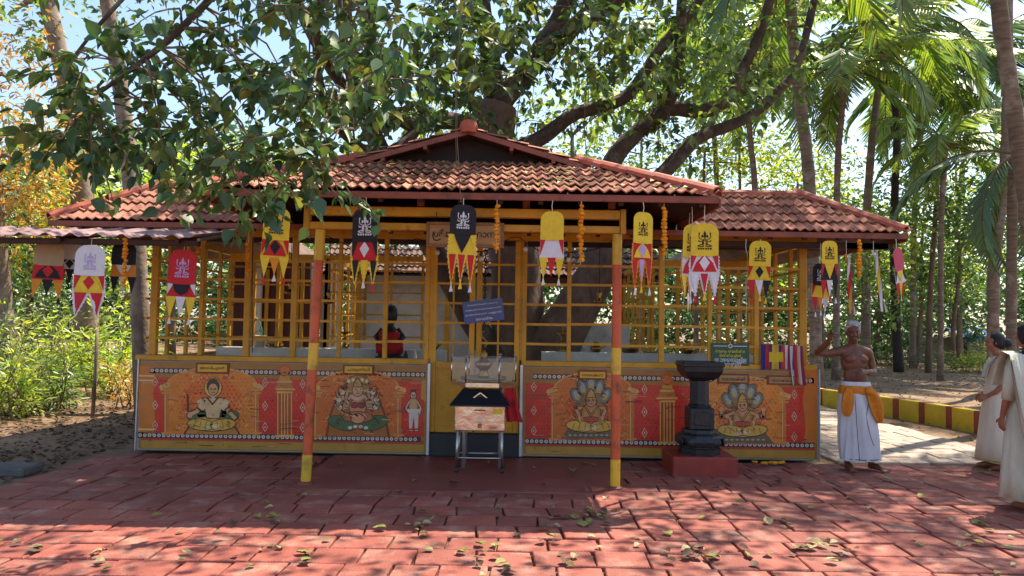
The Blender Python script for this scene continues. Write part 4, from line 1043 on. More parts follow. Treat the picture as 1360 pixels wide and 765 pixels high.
pennant(122, 326, 421, 41, 7.46, dict(head='c_white', emblem='c_lilac', body='c_yellow', kite=(Y_, R_), side=R_, fringe=W_, tails=[R_, R_], head_h=.42, body_b=.68, tail_b=1.0), 'white-headed pennant with red diamond and two red tails under the awning', .05, 2.4)
pennant(166, 322, 396, 30, 7.7, dict(head=K_, body=O_, vee=W_, tails=[K_, W_, K_], tassels=[None, W_]), 'black-headed pennant with orange flaps under the awning', .35, 2.43)
pennant(245, 332, 432, 38, 7.62, dict(head=R_, emblem='c_lilac', body=R_, vee=K_, side=W_, tails=[Y_, W_, Y_], tassels=[W_, None, W_], head_h=.45), 'red-headed pennant with lilac emblem and yellow tails', .0, 2.42)
pennant(369, 276, 383, 34, 6.93, dict(head=Y_, emblem=K_, body=Y_, kite=(R_, K_), side=R_, tails=[Y_, O_, Y_], tassels=[R_, W_, R_], tail_b=.88), 'yellow pennant with black emblem, red patch and black heart', .08, EZC)
pennant(486, 277, 388, 35, 6.86, dict(head=K_, emblem=W_, body=R_, kite=(R_, W_), side=K_, fringe=Y_, tails=[K_, Y_, K_], tassels=[None, W_, R_]), 'black-headed pennant with red body under the dangling leaf sprig', -.05, EZC)
pennant(616, 272, 392, 35, 6.84, dict(head=K_, emblem=W_, body=Y_, vee=K_, side=Y_, fringe=Y_, tails=[R_, R_, R_], tassels=[W_, Y_, W_], head_h=.33, body_b=.57, tail_b=.9), 'black-headed pennant with white emblem hanging before the name sign', .06, EZC)
pennant(734, 281, 380, 31, 6.88, dict(head=Y_, body=W_, side=R_, tails=[Y_, R_, Y_], tassels=[W_, None, W_], head_h=.38), 'plain yellow-headed pennant with white body and no emblem', -.08, EZC)
pennant(854, 282, 394, 28, 6.9, dict(head=Y_, emblem=K_, body=R_, kite=(Y_, 'c_lilac'), fringe=O_, tails=[R_, 'c_lilac', R_], tassels=[W_, Y_, W_], head_h=.37, body_b=.58), 'yellow pennant with lilac heart and red tails beside the right pole', .12, EZC)
pennant(919, 299, 408, 32, 7.12, dict(head=Y_, emblem=K_, body=W_, kite=(R_, W_), fringe=O_, tails=[Y_, W_, K_], tassels=[K_, W_]), 'yellow pennant turned aside, behind a like one at the canopy corner', .45, EZC)
pennant(936, 297, 404, 36, 7.0, dict(head=Y_, emblem=K_, body=W_, kite=(R_, W_), side=R_, fringe=W_, tails=[W_, R_, W_], tassels=[R_, Y_, R_]), 'yellow pennant with white fringed tails at the canopy corner', -.05, EZC)
pennant(916, 330, 425, 22, 7.5, dict(head='c_lilac', body=K_, kite=(W_, R_), tails=[W_, Y_, K_]), 'lilac and white pennant hidden behind the yellow corner pair', .9, EZC)
pennant(991, 335, 436, 26, 8.36, dict(head=Y_, emblem=K_, body=W_, vee='c_lilac', tails=[W_, Y_, R_], tassels=[Y_, R_, R_]), 'yellow pennant seen edge-on above the green notice', 1.28, WZ - .1)
pennant(1010, 320, 404, 28, 8.33, dict(head=Y_, emblem=K_, body=Y_, kite=(Y_, K_), side=R_, tails=[R_, W_, K_], tassels=[R_, Y_, Y_]), 'yellow pennant with black kite above the hung cloth', .05, WZ - .1)
pennant(1101, 320, 404, 22, 8.36, dict(head=Y_, emblem=K_, body=K_, side=R_, vee=Y_, tails=[R_, W_, K_], tassels=[W_, R_, W_], head_h=.36), 'yellow pennant with black body near the end of the tiled eave', .0, WZ - .1)
pennant(1090, 350, 422, 24, 8.6, dict(head=K_, emblem=W_, body=Y_, side=R_, tails=[R_, O_, W_], tassels=[W_, W_, W_]), 'black-headed pennant hanging behind the last yellow one', .3, WZ - .1)
pennant(1190, 330, 404, 22, 8.36, dict(head='c_pink', body=W_, vee=Y_, side=K_, tails=[R_, Y_, R_], tassels=[O_, W_, None]), 'pink pennant swinging from the end corner of the tiled eave', .55, WZ - .07, tilt=.2)
# ribbon streamers
def streamer(px, top, bot, Y, cols, lean, label):
    o = at(px, top, Y); e = at(px + lean, bot, Y); r = root('ribbon_streamer', label, 'streamer', (e.x, e.y, e.z), 'ribbon streamers on the right eave')
    for k, c in enumerate(cols):
        m = MB(); n = 8; pv = None
        for i in range(n):
            t0, t1 = i / n, (i + 1) / n
            def q(t): p_ = o.lerp(e, t); a = t * 5 + k * 1.3; return p_ + Vector((.02 * math.sin(a) + k * .008, .02 * math.cos(a), 0)), Vector((math.cos(a * .7), math.sin(a * .7), 0)) * .014
            (a, aw_), (b, bw_) = q(t0), q(t1); m.add([a - aw_, a + aw_, b + bw_, b - bw_], [(0, 1, 2, 3)]); m.add([a - aw_ + Vector((0, .002, 0)), a + aw_ + Vector((0, .002, 0)), b + bw_ + Vector((0, .002, 0)), b - bw_ + Vector((0, .002, 0))], [(3, 2, 1, 0)])
        m.build('ribbon', c, r)
    part('cord', 'cord', r, lambda m: m.tube([o - Vector((0, 0, .01)), (o.x, o.y, WZ - .09)], .003, 5))
streamer(1124, 338, 416, 8.4, [O_, R_, W_], 8, 'red and orange ribbon streamer at the right eave')
streamer(1160, 332, 414, 8.42, [W_, Y_, W_], 14, 'white and yellow ribbon streamer near the end of the right eave')

# ================================================================== MARIGOLD GARLANDS
def garland(px, top, bot, Y, label, zt):
    a = at(px, top, Y); b = at(px, bot, Y); n = int((a.z - b.z) / .036); m = MB()
    r = root('marigold_garland', label, 'garland', tuple(b), 'marigold garlands hung from the eaves')
    for i in range(n):
        z = a.z - i * .036; rr = random.uniform(.021, .031)
        m.ball((a.x + random.gauss(0, .006), a.y + random.gauss(0, .006), z), rr, 8, 5, (1, 1, .75))
    for v in range(len(m.v)):
        x, y, z = m.v[v]; m.v[v] = (x + random.gauss(0, .0035), y + random.gauss(0, .0035), z + random.gauss(0, .003))
    m.build('blossoms', 'marigold', r); part('cord', 'cord', r, lambda m: m.tube([(a.x, a.y, b.z + .01), (a.x, a.y, zt)], .003, 5))
garland(660, 274, 338, 6.9, 'marigold garland beside the right end of the name sign', EZC)
garland(772, 274, 353, 6.9, 'marigold garland beside the plain yellow-headed pennant', EZC)
garland(882, 277, 347, 6.95, 'marigold garland beside the pennant with lilac heart', EZC)
garland(1141, 320, 371, 8.36, 'marigold garland at the right eave between the ribbon streamers', WZ - .09)
garland(167, 318, 385, 7.5, 'marigold garland in front of the orange-flapped pennant', 2.38)
garland(330, 325, 368, 8.4, 'marigold garland on the grille post behind the awning corner', WZ - .09)
garland(262, 322, 352, 8.4, 'marigold garland behind the red-headed pennant', WZ - .09)

# ================================================================== OBJECTS IN FRONT OF THE GATE
# donation box on legs
c = onground(636, 629); bx, by = c.x, c.y + .02; k = by / F
db = root('donation_box', 'steel donation box on four legs with a black roof-shaped lid', 'donation box', (bx, by, .006))
hw = .27; dp = .3; zb, zt = .45, .715
for sx in (-1, 1):
    for yy in (0, dp):
        lg = part('leg', 'steel_dull', db, lambda m: m.tube([(bx + sx * .245, by + yy, .03), (bx + sx * .235, by + yy, zb + .02)], .0145, 10), True)
        part('rubber_foot', 'black_metal', lg, lambda m: m.lathe((bx + sx * .245, by + yy, .006), [(.021, 0), (.023, .02), (.02, .045)], 10))
for yy in (0, dp): part('stretcher', 'steel_dull', db, lambda m: m.tube([(bx - .24, by + yy, .16), (bx + .24, by + yy, .16)], .011, 8), True)
for sx in (-1, 1): part('stretcher', 'steel_dull', db, lambda m: m.tube([(bx + sx * .24, by, .15), (bx + sx * .24, by + dp, .15)], .011, 8), True)
part('box', 'steel', db, lambda m: m.bbox((bx - hw, by - .025, zb), (bx + hw, by + dp + .025, zt), .008))
def frust(m, x0, x1, y0, y1, z0, u0, u1, v0, v1, z1):
    m.add([(x0, y0, z0), (x1, y0, z0), (x1, y1, z0), (x0, y1, z0), (u0, v0, z1), (u1, v0, z1), (u1, v1, z1), (u0, v1, z1)],
          [(0, 3, 2, 1), (4, 5, 6, 7), (0, 1, 5, 4), (1, 2, 6, 5), (2, 3, 7, 6), (3, 0, 4, 7)])
lid = part('lid', 'black_metal', db, lambda m: (m.bbox((bx - .325, by - .08, zt + .001), (bx + .325, by + dp + .08, zt + .016), .003), frust(m, bx - .32, bx + .32, by - .075, by + dp + .075, zt + .017, bx - .2, bx + .2, by + .07, by + dp - .07, zt + .165)))
part('gablet', 'steel', lid, lambda m: [m.bar((bx - .085, by - .0, zt + .075), (bx, by - .005, zt + .14), .012, .012), m.bar((bx, by - .005, zt + .14), (bx + .085, by, zt + .075), .012, .012)])
part('gablet_face', 'black_metal', lid, lambda m: m.slab([(bx - .08, by + .004, zt + .07), (bx + .08, by + .004, zt + .07), (bx, by + .004, zt + .135)], .06))
part('sticker', 'c_yellow', db, lambda m: m.box((bx + .14, by - .0275, zt - .085), (bx + .24, by - .0262, zt - .03)))

part('coin_slot', 'black_metal', db, lambda m: m.box((bx - .06, by - .0268, zt - .05), (bx + .06, by - .0258, zt - .038)))
pk = part('padlock', 'brass', db, lambda m: m.bbox((bx - .022, by - .045, zb + .035), (bx + .022, by - .028, zb + .075), .004))
part('shackle', 'steel', pk, lambda m: m.tube([(bx + .014 * math.cos(t), by - .036, zb + .075 + .022 * math.sin(t)) for t in [math.pi * q / 8 for q in range(9)]], .0035, 6))
part('hasp', 'alum', db, lambda m: m.bbox((bx - .015, by - .0285, zb + .08), (bx + .015, by - .0262, zb + .15), .001))
for rx in (-.25, .25):
    for rz in (zb + .02, zt - .02): part('rivet', 'alum', db, lambda m: m.ball((bx + rx, by - .026, rz), .006, 8, 5))
# glass lamp stand behind it
lx, ly = at(642, 510, 8.35).x, 8.35; zt2 = .93
ls = root('lamp_stand', 'six-sided steel lamp tray with glass panes behind the donation box', 'lamp stand', (lx, ly, .006))
hexp = [(lx + .36 * math.cos(a), ly + .36 * math.sin(a)) for a in [math.pi / 3 * q for q in range(6)]]
part('tray', 'steel', ls, lambda m: (m.slab([(x, y, zt2) for x, y in hexp], .022)))
part('tray_rim', 'steel', ls, lambda m: [m.bar((*hexp[i], zt2 + .012), (*hexp[(i + 1) % 6], zt2 + .012), .014, .022) for i in range(6)])
for i, (x, y) in enumerate(hexp):
    po = part('corner_post', 'steel', ls, lambda m: m.tube([(x, y, zt2 + .02), (x, y, zt2 + .3)], .008, 8), True)
    part('knob', 'alum', po, lambda m: m.ball((x, y, zt2 + .31), .016, 10, 6, (1.3, 1.3, .8)))
    x2, y2 = hexp[(i + 1) % 6]
    part('glass_pane', 'glass', ls, lambda m: m.bar((x * .98 + x2 * .02, y * .98 + y2 * .02, zt2 + .165), (x * .02 + x2 * .98, y * .02 + y2 * .98, zt2 + .165), .004, .25))
for sx, sy in ((-.2, -.1), (.2, -.1), (-.2, .15), (.2, .15)): part('leg', 'alum', ls, lambda m: m.tube([(lx + sx, ly + sy, .006), (lx + sx, ly + sy, zt2 - .02)], .02, 10), True)
part('leg_brace', 'alum', ls, lambda m: m.bar((lx - .19, ly - .1, .42), (lx + .19, ly - .1, .42), .02))
# hanging brass lamp with chain
hl = root('hanging_lamp', 'brass oil lamp hanging on a black chain inside the glass tray', 'oil lamp', (lx, ly, zt2 + .02))
part('dish', 'brass', hl, lambda m: m.lathe((lx, ly, zt2 + .025), [(.1, 0), (.25, .012), (.262, .045), (.25, .05), (.2, .03), (.06, .035)], 24), True)
part('stem', 'brass', hl, lambda m: m.lathe((lx, ly, zt2 + .06), [(.06, 0), (.07, .03), (.045, .06), (.05, .09), (.095, .13), (.1, .17), (.06, .2), (.035, .23), (.045, .26), (.02, .3), (.012, .36)], 20), True)
hz = zt2 + .42
part('hook', 'brass', hl, lambda m: m.tube([(lx + .035 * math.sin(t * 1.0) * (1 if t < math.pi * 1 else 1), ly - .01, hz + .03 * t - .02) for t in [q * .45 for q in range(15)]], .009, 8), True)
m = MB(); z = hz + .17; i = 0
while z < 2.72:
    ax = Vector((1, 0, 0)) if i % 2 else Vector((0, 1, 0))
    m.tube([Vector((lx, ly, z + .02)) + ax * (.013 * math.cos(t)) + Vector((0, 0, .026 * math.sin(t))) for t in [2 * math.pi * q / 8 for q in range(9)]], .0055, 5, cap=False); z += .041; i += 1
m.build('chain', 'iron', hl)
m = MB()
for i in range(70):
    z = random.uniform(hz - .05, 2.1); m.ball((lx - .2 + random.gauss(0, .018), ly + random.gauss(0, .02), z), random.uniform(.008, .018), 6, 4)
# blue notice tied to the chain
p = at(642, 413, ly - .06); bwd, bhd = 53 / F * ly, 29 / F * ly; ang = rad(7.5)
bs = root('blue_notice', 'small tilted blue notice with white writing tied to the lamp chain', 'sign', (p.x, p.y, p.z - bhd / 2))
def tl_(x, z, y=0): return (p.x + x * math.cos(ang) - z * math.sin(ang), p.y + y, p.z + x * math.sin(ang) + z * math.cos(ang))
part('board', 'sign_blue', bs, lambda m: m.slab([tl_(-bwd / 2, -bhd / 2), tl_(bwd / 2, -bhd / 2), tl_(bwd / 2, bhd / 2), tl_(-bwd / 2, bhd / 2)], .008))
for j, (tx, ww) in enumerate((('ക്ഷേത്രത്തിനകത്ത് പ്രേവശനം', .78), ('നാലമ്പലത്തിൽ േമാബൈൽ േഫാൺ', .88), ('ഉപേയാഗിക്കുവാൻ പാടുള്ളതല്ല', .9), ('േദവസ്വം', .42))):
    me = text_mesh(tx, .034, width=bwd * ww, mat_='ink_white'); q = tl_(0, bhd * (.32 - .22 * j), -.003)
    for v in me.vertices: v.co = Matrix.Rotation(-ang, 3, 'Y') @ v.co
    link('lettering', me, bs, q)
part('tie', 'iron', bs, lambda m: m.tube([tl_(0, bhd / 2 - .01, .01), (lx, ly, p.z + .11)], .004, 5))
# red cloth hung on the side of the stand
def drape(name, label, cat, x0, y0, z0, w, h, matn, sway=.05, n=14, folds=4, col=None, fan=.0):
    m = MB(); vs = []; J = 10
    for j in range(J + 1):
        v = j / J
        for i in range(n + 1):
            u = i / n - .5; a = u * folds * 2 * math.pi
            vs.append((x0 + u * w * (1 + fan * v) + sway * v * v, y0 + .018 * math.sin(a + v) * (.4 + v), z0 - h * v - .02 * abs(u) * v))
    fs = [(j * (n + 1) + i, (j + 1) * (n + 1) + i, (j + 1) * (n + 1) + i + 1, j * (n + 1) + i + 1) for j in range(J) for i in range(n)]
    m.add(vs, fs); k = len(vs); m.add([(x, y + .004, z) for x, y, z in vs], [f[::-1] for f in fs])
    if col:
        for q in range(len(m.c)): m.c[q] = lin(col((q // 1) % (n * J) % n / n, (q % (n * J)) // n / J))
    o = m.build(name, matn, org=(x0, y0, z0 - h), smooth=True); tag(o, label, cat); return o
drape('red_cloth', 'crumpled red cloth hanging from the edge of the lamp tray', 'cloth', lx + .3, ly - .33, .91, .12, .36, 'red_cloth', .06, fan=.5, folds=2)

# stone lamp pedestal on its red plinth
sx_, sy_ = at(931, 600, 8.2).x, 8.22; s_ = 8.2 / F
sp_ = root('stone_pedestal', 'black carved stone lamp pedestal standing on a red plinth', 'pedestal', (sx_, sy_, 0))
part('plinth', 'red_plinth', sp_, lambda m: m.bbox((sx_ - .35, sy_ - .22, -.03), (sx_ + .35, sy_ + .38, .2), .015))
part('base', 'black_stone', sp_, lambda m: m.lathe((sx_, sy_ + .06, .2), [(.21, 0), (.215, .07), (.2, .075), (.2, .09), (.235, .1), (.245, .15), (.225, .21), (.18, .235), (.175, .27)], 8, square=True))
for kx in (-.13, 0, .13): part('carved_petal', 'black_stone', sp_, lambda m: m.ball((sx_ + kx, sy_ - .165, .345), .05, 10, 6, (1.1, .4, 1)))
for kx in range(4):
    for side in (-1, 1): part('carved_petal', 'black_stone', sp_, lambda m: m.ball((sx_ + side * .225, sy_ - .08 + kx * .09, .345), .045, 10, 6, (.4, 1.0, 1)))
part('bowl_groove', 'black_stone', sp_, lambda m: m.lathe((sx_, sy_ + .06, 1.165), [(.216, 0), (.224, .006), (.224, .016), (.216, .022)], 4, square=True))
part('block_panel', 'black_stone', sp_, lambda m: m.bbox((sx_ - .085, sy_ - .088, .52), (sx_ + .085, sy_ - .0755, .66), .006))
part('shaft_collar', 'black_stone', sp_, lambda m: m.lathe((sx_, sy_ + .06, .713), [(.115, 0), (.118, .02), (.1, .035)], 8, square=True))
part('lower_block', 'black_stone', sp_, lambda m: m.bbox((sx_ - .135, sy_ - .075, .47), (sx_ + .135, sy_ + .195, .71), .012))
part('shaft', 'black_stone', sp_, lambda m: m.lathe((sx_, sy_ + .06, .711), [(.098, 0), (.095, .29), (.11, .3)], 8, square=True))
part('bowl', 'black_stone', sp_, lambda m: m.lathe((sx_, sy_ + .06, 1.012), [(.12, 0), (.17, .035), (.205, .1), (.215, .2), (.195, .2), (.17, .15), (.03, .12)], 4, square=True))

# green notice on the grille
p = at(970, 471, FY - .03); gw, gh = 50 / F * FY, 30 / F * FY
gn = root('green_notice', 'small green notice with yellow and white writing wired to the grille', 'sign', (p.x, p.y, p.z - gh / 2))
part('board', 'sign_green', gn, lambda m: m.bbox((p.x - gw / 2, p.y, p.z - gh / 2), (p.x + gw / 2, p.y + .012, p.z + gh / 2), .003))
part('rule_line', 'ink_white', gn, lambda m: [m.box((p.x + a, p.y - .002, p.z + gh * .36), (p.x + b, p.y - .0005, p.z + gh * .36 + .008)) for a, b in ((-gw * .44, -gw * .08), (gw * .08, gw * .44))])
part('badge', 'ink_white', gn, lambda m: m.slab([(p.x + .026 * math.cos(t), p.y - .003, p.z + gh * .38 + .026 * math.sin(t)) for t in [2 * math.pi * q / 16 for q in range(16)]], .002))
part('badge_heart', 'sign_green', gn, lambda m: m.slab([(p.x + .016 * math.cos(t), p.y - .0045, p.z + gh * .38 + .016 * math.sin(t)) for t in [2 * math.pi * q / 12 for q in range(12)]], .001))
for j, (tx, ww, mt_) in enumerate((('ആരും േവലിക്ക', .8, 'ink_yellow'), ('ഭിത്തികളിൽ', .58, 'ink_yellow'), ('താഴെയുള്ള', .84, 'ink_white'), ('ചാരരുത്', .66, 'ink_white'))):
    link('lettering', text_mesh(tx, .058, width=gw * ww, mat_=mt_), gn, (p.x, p.y - .003, p.z + gh * (.14 - .19 * j)))
# striped cloth hung over the sill
p = at(1036, 458, FY - .06)
STR = ['#3a2a7c', '#b33a3c', '#5c2a6a', '#d8b53a', '#c9a53a', '#4a2878', '#c24a3a', '#d8d2d0', '#a8324a', '#3a3a8c', '#b9465a', '#8a8a9a']
drape('striped_cloth', 'bundle of purple, yellow and red striped cloths over the sill', 'cloth', p.x, p.y, p.z, .46, .29, 'cloth_print', .0, n=24, folds=5, col=lambda u, v: STR[int(u * 11.9)] if not (.2 < v < .7 and .2 < u < .55) else '#d9b733')
drape('striped_cloth', 'long red striped cloth end dangling below the cloth bundle', 'cloth', p.x + .19, p.y - .02, p.z - .01, .16, .46, 'cloth_print', .03, n=12, folds=3, col=lambda u, v: ['#c9c4c8', '#a8323a', '#c24a3a', '#d8b0a0', '#5a3a7c', '#b03a40'][int(u * 5.9)])

# ================================================================== THINGS INSIDE THE SHRINE
def idol(px, py, Y, label, cloth, h):
    p = at(px, py, Y); r = root('stone_idol', label, 'idol', (p.x, p.y, p.z))
    part('seat', 'granite', r, lambda m: m.lathe((p.x, p.y, p.z), [(.2, 0), (.2, .05), (.16, .06), (.17, .1)], 12), False)
    b = part('body', 'black_stone', r, lambda m: m.lathe((p.x, p.y, p.z + .1), [(.15, 0), (.17, .08 * h), (.12, .2 * h), (.14, .3 * h), (.06, .37 * h), (.05, .4 * h), (.095, .46 * h), (.105, .54 * h), (.095, .62 * h), (.06, .67 * h), (.02, .69 * h)], 16), True)
    for sx in (-1, 1): part('arm', 'black_stone', r, lambda m: m.tube([(p.x + sx * .1, p.y, p.z + .1 + .33 * h), (p.x + sx * .19, p.y - .02, p.z + .1 + .22 * h), (p.x + sx * .12, p.y - .14, p.z + .1 + .14 * h)], [.045, .04, .03], 9), True)
    part('garland', 'marigold', r, lambda m: [m.ball((p.x + .1 * math.cos(t), p.y - .12 + .05 * abs(math.cos(t)), p.z + .1 + h * (.3 + .16 * math.sin(t))), .02, 7, 5) for t in [math.pi + math.pi * q / 12 for q in range(13)]])
    part('wrap', cloth, r, lambda m: m.lathe((p.x, p.y, p.z + .095), [(.19, 0), (.2, .12 * h), (.165, .22 * h), (.16, .3 * h), (.1, .31 * h)], 18), True)
def vessel(x, y, z, label, s, kind):
    r = root('brass_vessel', label, 'vessel', (x, y, z), 'vessels on the inner wall')
    pr = {0: [(.05, 0), (.09, .03), (.1, .08), (.05, .13), (.04, .16), (.065, .185)], 1: [(.06, 0), (.11, .02), (.12, .06), (.125, .065)], 2: [(.07, 0), (.02, .03), (.02, .2), (.08, .23), (.085, .25), (.02, .25), (.012, .34)]}[kind]
    part('body', 'brass', r, lambda m: m.lathe((x, y, z), [(a * s, b * s) for a, b in pr], 16), True)
    if kind == 0: part('spout', 'brass', r, lambda m: m.tube([(x + .09 * s, y, z + .06 * s), (x + .15 * s, y, z + .1 * s), (x + .17 * s, y, z + .16 * s)], [.018 * s, .012 * s, .008 * s], 7))
for x, kind, s0, lab in ((-3.45, 1, 1.0, 'shallow brass bowl on the inner wall behind the left grille'), (-2.45, 2, 1.0, 'tall brass lamp on the inner wall left of the idol'), (-1.15, 0, 1.0, 'spouted brass pot on the inner wall right of the idol'), (.75, 2, 1.1, 'tall brass lamp on the inner wall beside the leaning trunk'), (1.25, 0, .9, 'spouted brass pot behind the right pole'), (1.75, 1, 1.1, 'shallow brass bowl on the inner wall right of the right pole'), (2.6, 0, 1.0, 'spouted brass pot on the inner wall above the stone pedestal')):
    vessel(x, 10.9, 1.2, lab, s0, kind)
for (px, py, Y, l, c_, h) in ((517, 478, 10.5, 'black stone idol wrapped in red cloth behind the grille', 'red_cloth', 1.0),):
    idol(px, py, Y, l, c_, h)
p0 = at(500, 482, 10.4)
tb = root('offering_table', 'low dark table carrying the red-wrapped idol inside the shrine', 'table', (-1.75, 10.5, .3))
part('table_top', 'granite', tb, lambda m: m.bbox((-2.15, 10.3, 1.0), (-1.3, 10.72, 1.05)))
for x in (-2.1, -1.37):
    for y in (10.33, 10.66): part('leg', 'iron', tb, lambda m: m.bbox((x, y, .3), (x + .04, y + .04, .999)))
def bottle(px, matn, label, s=1.0):
    p = at(px, 470, 10.36); z = 1.051
    o = MB(); o.lathe((p.x, 10.36, z), [(.028 * s, 0), (.03 * s, .01), (.03 * s, .09 * s), (.012 * s, .13 * s), (.012 * s, .15 * s)], 12); r = root('bottle', label, 'bottle', (p.x, 10.36, z))
    o.build('glass_body', matn, r, True); part('cap', 'c_white', r, lambda m: m.lathe((p.x, 10.36, z + .151 * s), [(.015 * s, 0), (.015 * s, .02)], 10))
bottle(539, 'black_stone', 'dark bottle with white cap beside the red-wrapped idol'); bottle(551, 'bucket', 'pale bottle with white cap beside the dark bottle', .95)
def bucket(px, Y, label, s=1.0, z=1.2):
    p = at(px, 462, Y); r = root('bucket', label, 'bucket', (p.x, Y, z))
    part('pail', 'bucket', r, lambda m: m.lathe((p.x, Y, z), [(.07 * s, 0), (.095 * s, .17 * s), (.1 * s, .17 * s), (.088 * s, .16 * s), (.06 * s, .02)], 16), True)
    part('handle', 'iron', r, lambda m: m.tube([(p.x - .098 * s * math.cos(t), Y, z + .16 * s + .08 * s * math.sin(t)) for t in [math.pi * q / 8 for q in range(9)]], .004, 5))
bucket(345, 10.9, 'white pail with the green hose looped into it'); bucket(362, 10.9, 'white pail standing beside the pail with the hose', .9); bucket(395, 10.9, 'small white pail near the left pole', .8)
p = at(345, 462, 10.9)
hs_ = root('garden_hose', 'pale green hose looping into the white pail', 'hose', (p.x, p.y, 1.3))
part('tube', 'hose', hs_, lambda m: m.tube([(p.x + .02, 10.9, 1.25), (p.x + .02, 10.9, 1.45), (p.x - .03, 10.9, 1.6), (p.x - .12, 10.9, 1.66), (p.x - .22, 10.9, 1.63)], .012, 8), True)
for px, py, Y, l in ((437, 392, 9.9, 'small hanging brass lamp inside, left of the gate'), (386, 380, 9.9, 'small hanging brass lamp inside behind the left grille'), (796, 392, 10.1, 'small hanging brass lamp inside, right of the gate')):
    p = at(px, py, Y); r = root('bell_lamp', l, 'oil lamp', (p.x, Y, p.z - .12))
    part('bowl', 'brass', r, lambda m: m.lathe((p.x, Y, p.z - .12), [(.02, 0), (.075, .02), (.085, .045), (.03, .04), (.02, .1), (.04, .14), (.015, .18), (.008, .22)], 14), True)
    part('chain', 'iron', r, lambda m: m.tube([(p.x, Y, p.z + .08), (p.x, Y, 2.9)], .005, 5))
p = at(1098, 480, 10.5)

# ropes hanging from the tree in front of the gable
for px, top, bot, Y, ln, lab in ((605, -90, 236, 7.6, 8, 'pale aerial root hanging before the gable, ending on the tiles'), (610, -90, 268, 6.8, -2, 'pale rope hanging before the gable down to the eave')):
    a = at(px + ln, top, Y); b = at(px, bot, Y); m = MB()
    m.tube([a.lerp(b, t) + Vector((.02 * math.sin(t * 7), 0, 0)) for t in [q / 10 for q in range(11)]], .0032, 6)
    tag(m.build('hanging_rope', 'twig', org=tuple(b)), lab, 'rope')

# drooping electric cable with bulbs under the canopy and a junction box on the right pole
cb = root('light_cable', 'drooping black cable with small bulbs strung under the canopy', 'cable', (-.5, 7.6, 2.4))
pts = []
for i in range(41):
    t = i / 40; pts.append((-2.0 + 3.05 * t, 7.7 + .1 * math.sin(t * 9), 2.5 - .16 * abs(math.sin(t * math.pi * 3)) + .02 * math.sin(t * 31)))
part('wire', 'iron', cb, lambda m: m.tube(pts, .005, 5))
for i in range(4, 40, 6):
    q = pts[i]; bb = part('lamp_holder', 'black_metal', cb, lambda m: m.lathe((q[0], q[1], q[2] - .05), [(.014, 0), (.014, .045)], 8))
    part('bulb', 'bucket', bb, lambda m: m.ball((q[0], q[1], q[2] - .075), .024, 10, 7, (1, 1, 1.2)), True)
m = MB(); m.tube([(px_[2][0] + .06, FY - .035, 2.6), (px_[2][0] + .07, FY - .035, 1.9), (px_[2][0] + .1, FY - .035, 1.2)], .006, 5)
tag(m.build('wall_cable', 'black_metal', org=(px_[2][0], FY, 1.2)), 'black cable running down a grille post behind the awning corner', 'cable')

# ================================================================== PEOPLE
def fuse(mb, name, matn, parent, voxel=.008, it=5, fac=.5):
    """one continuous skin over overlapping closed shapes"""
    me = mb.mesh('tmp', matn); o = bpy.data.objects.new('tmp', me); COL.objects.link(o)
    r = o.modifiers.new('r', 'REMESH'); r.mode = 'VOXEL'; r.voxel_size = voxel; r.use_smooth_shade = True
    s = o.modifiers.new('s', 'SMOOTH'); s.factor = fac; s.iterations = it
    dg = bpy.context.evaluated_depsgraph_get(); dg.update()
    out = bpy.data.meshes.new_from_object(o.evaluated_get(dg)); bpy.data.objects.remove(o)
    out.name = name; org = ORG[parent]
    co_ = np.empty(len(out.vertices) * 3, np.float32); out.vertices.foreach_get('co', co_)
    co_ = co_.reshape(-1, 3) - np.array(org, np.float32); out.vertices.foreach_set('co', co_.ravel())
    out.materials.clear(); out.materials.append(M[matn]); out.update()
    return link(name, out, parent)
class Fig:
    def __init__(s, base, face, k=1.0): s.b = Vector(base); s.c = math.cos(face); s.s = math.sin(face); s.k = k
    def __call__(s, p): x, y, z = p; x *= s.k; y *= s.k; z *= s.k; return Vector((s.b.x + x * s.c - y * s.s, s.b.y + x * s.s + y * s.c, s.b.z + z))
def limb(m, T, pts, rs, n=12):
    P_ = [T(p) for p in pts]; m.tube(P_, [r * T.k for r in rs], n)
    for p, r in zip(P_, rs): m.ball(p, r * T.k * .99, 12, 8)
def ellip(m, T, c, r, n=16, mm=10):
    t = MB(); t.ball((0, 0, 0), 1.0, n, mm); m.add([T((c[0] + v[0] * r[0], c[1] + v[1] * r[1], c[2] + v[2] * r[2])) for v in t.v], t.f)
def hand(m, T, w, d, up, curl=.5, s=1.0):
    """w wrist point, d pointing direction, up = back of the hand; five separate bent fingers"""
    w = Vector(w); d = Vector(d).normalized(); up = Vector(up); up = (up - d * up.dot(d)).normalized(); sd = d.cross(up)
    for k in (-1.4, -.5, .5, 1.4): limb(m, T, [tuple(w + sd * (k * .006)), tuple(w + d * .075 * s + sd * (k * .019 * s))], [.016, .0125], 8)
    for k, L in ((-1.5, .062), (-.5, .08), (.5, .086), (1.5, .075)):
        a = w + d * .08 * s + sd * (k * .0205 * s); b = a + (d * math.cos(curl) - up * math.sin(curl)) * L * .5 * s; c = b + (d * math.cos(curl * 2.2) - up * math.sin(curl * 2.2)) * L * .5 * s
        limb(m, T, [tuple(a), tuple(b), tuple(c)], [.0095, .009, .0075], 8)
    a = w + d * .025 * s + sd * .024; b = a + (d * .6 + sd * .8) * .04 * s; c = b + (d * .9 + sd * .25 - up * .2) * .035 * s
    limb(m, T, [tuple(a), tuple(b), tuple(c)], [.013, .011, .0085], 8)
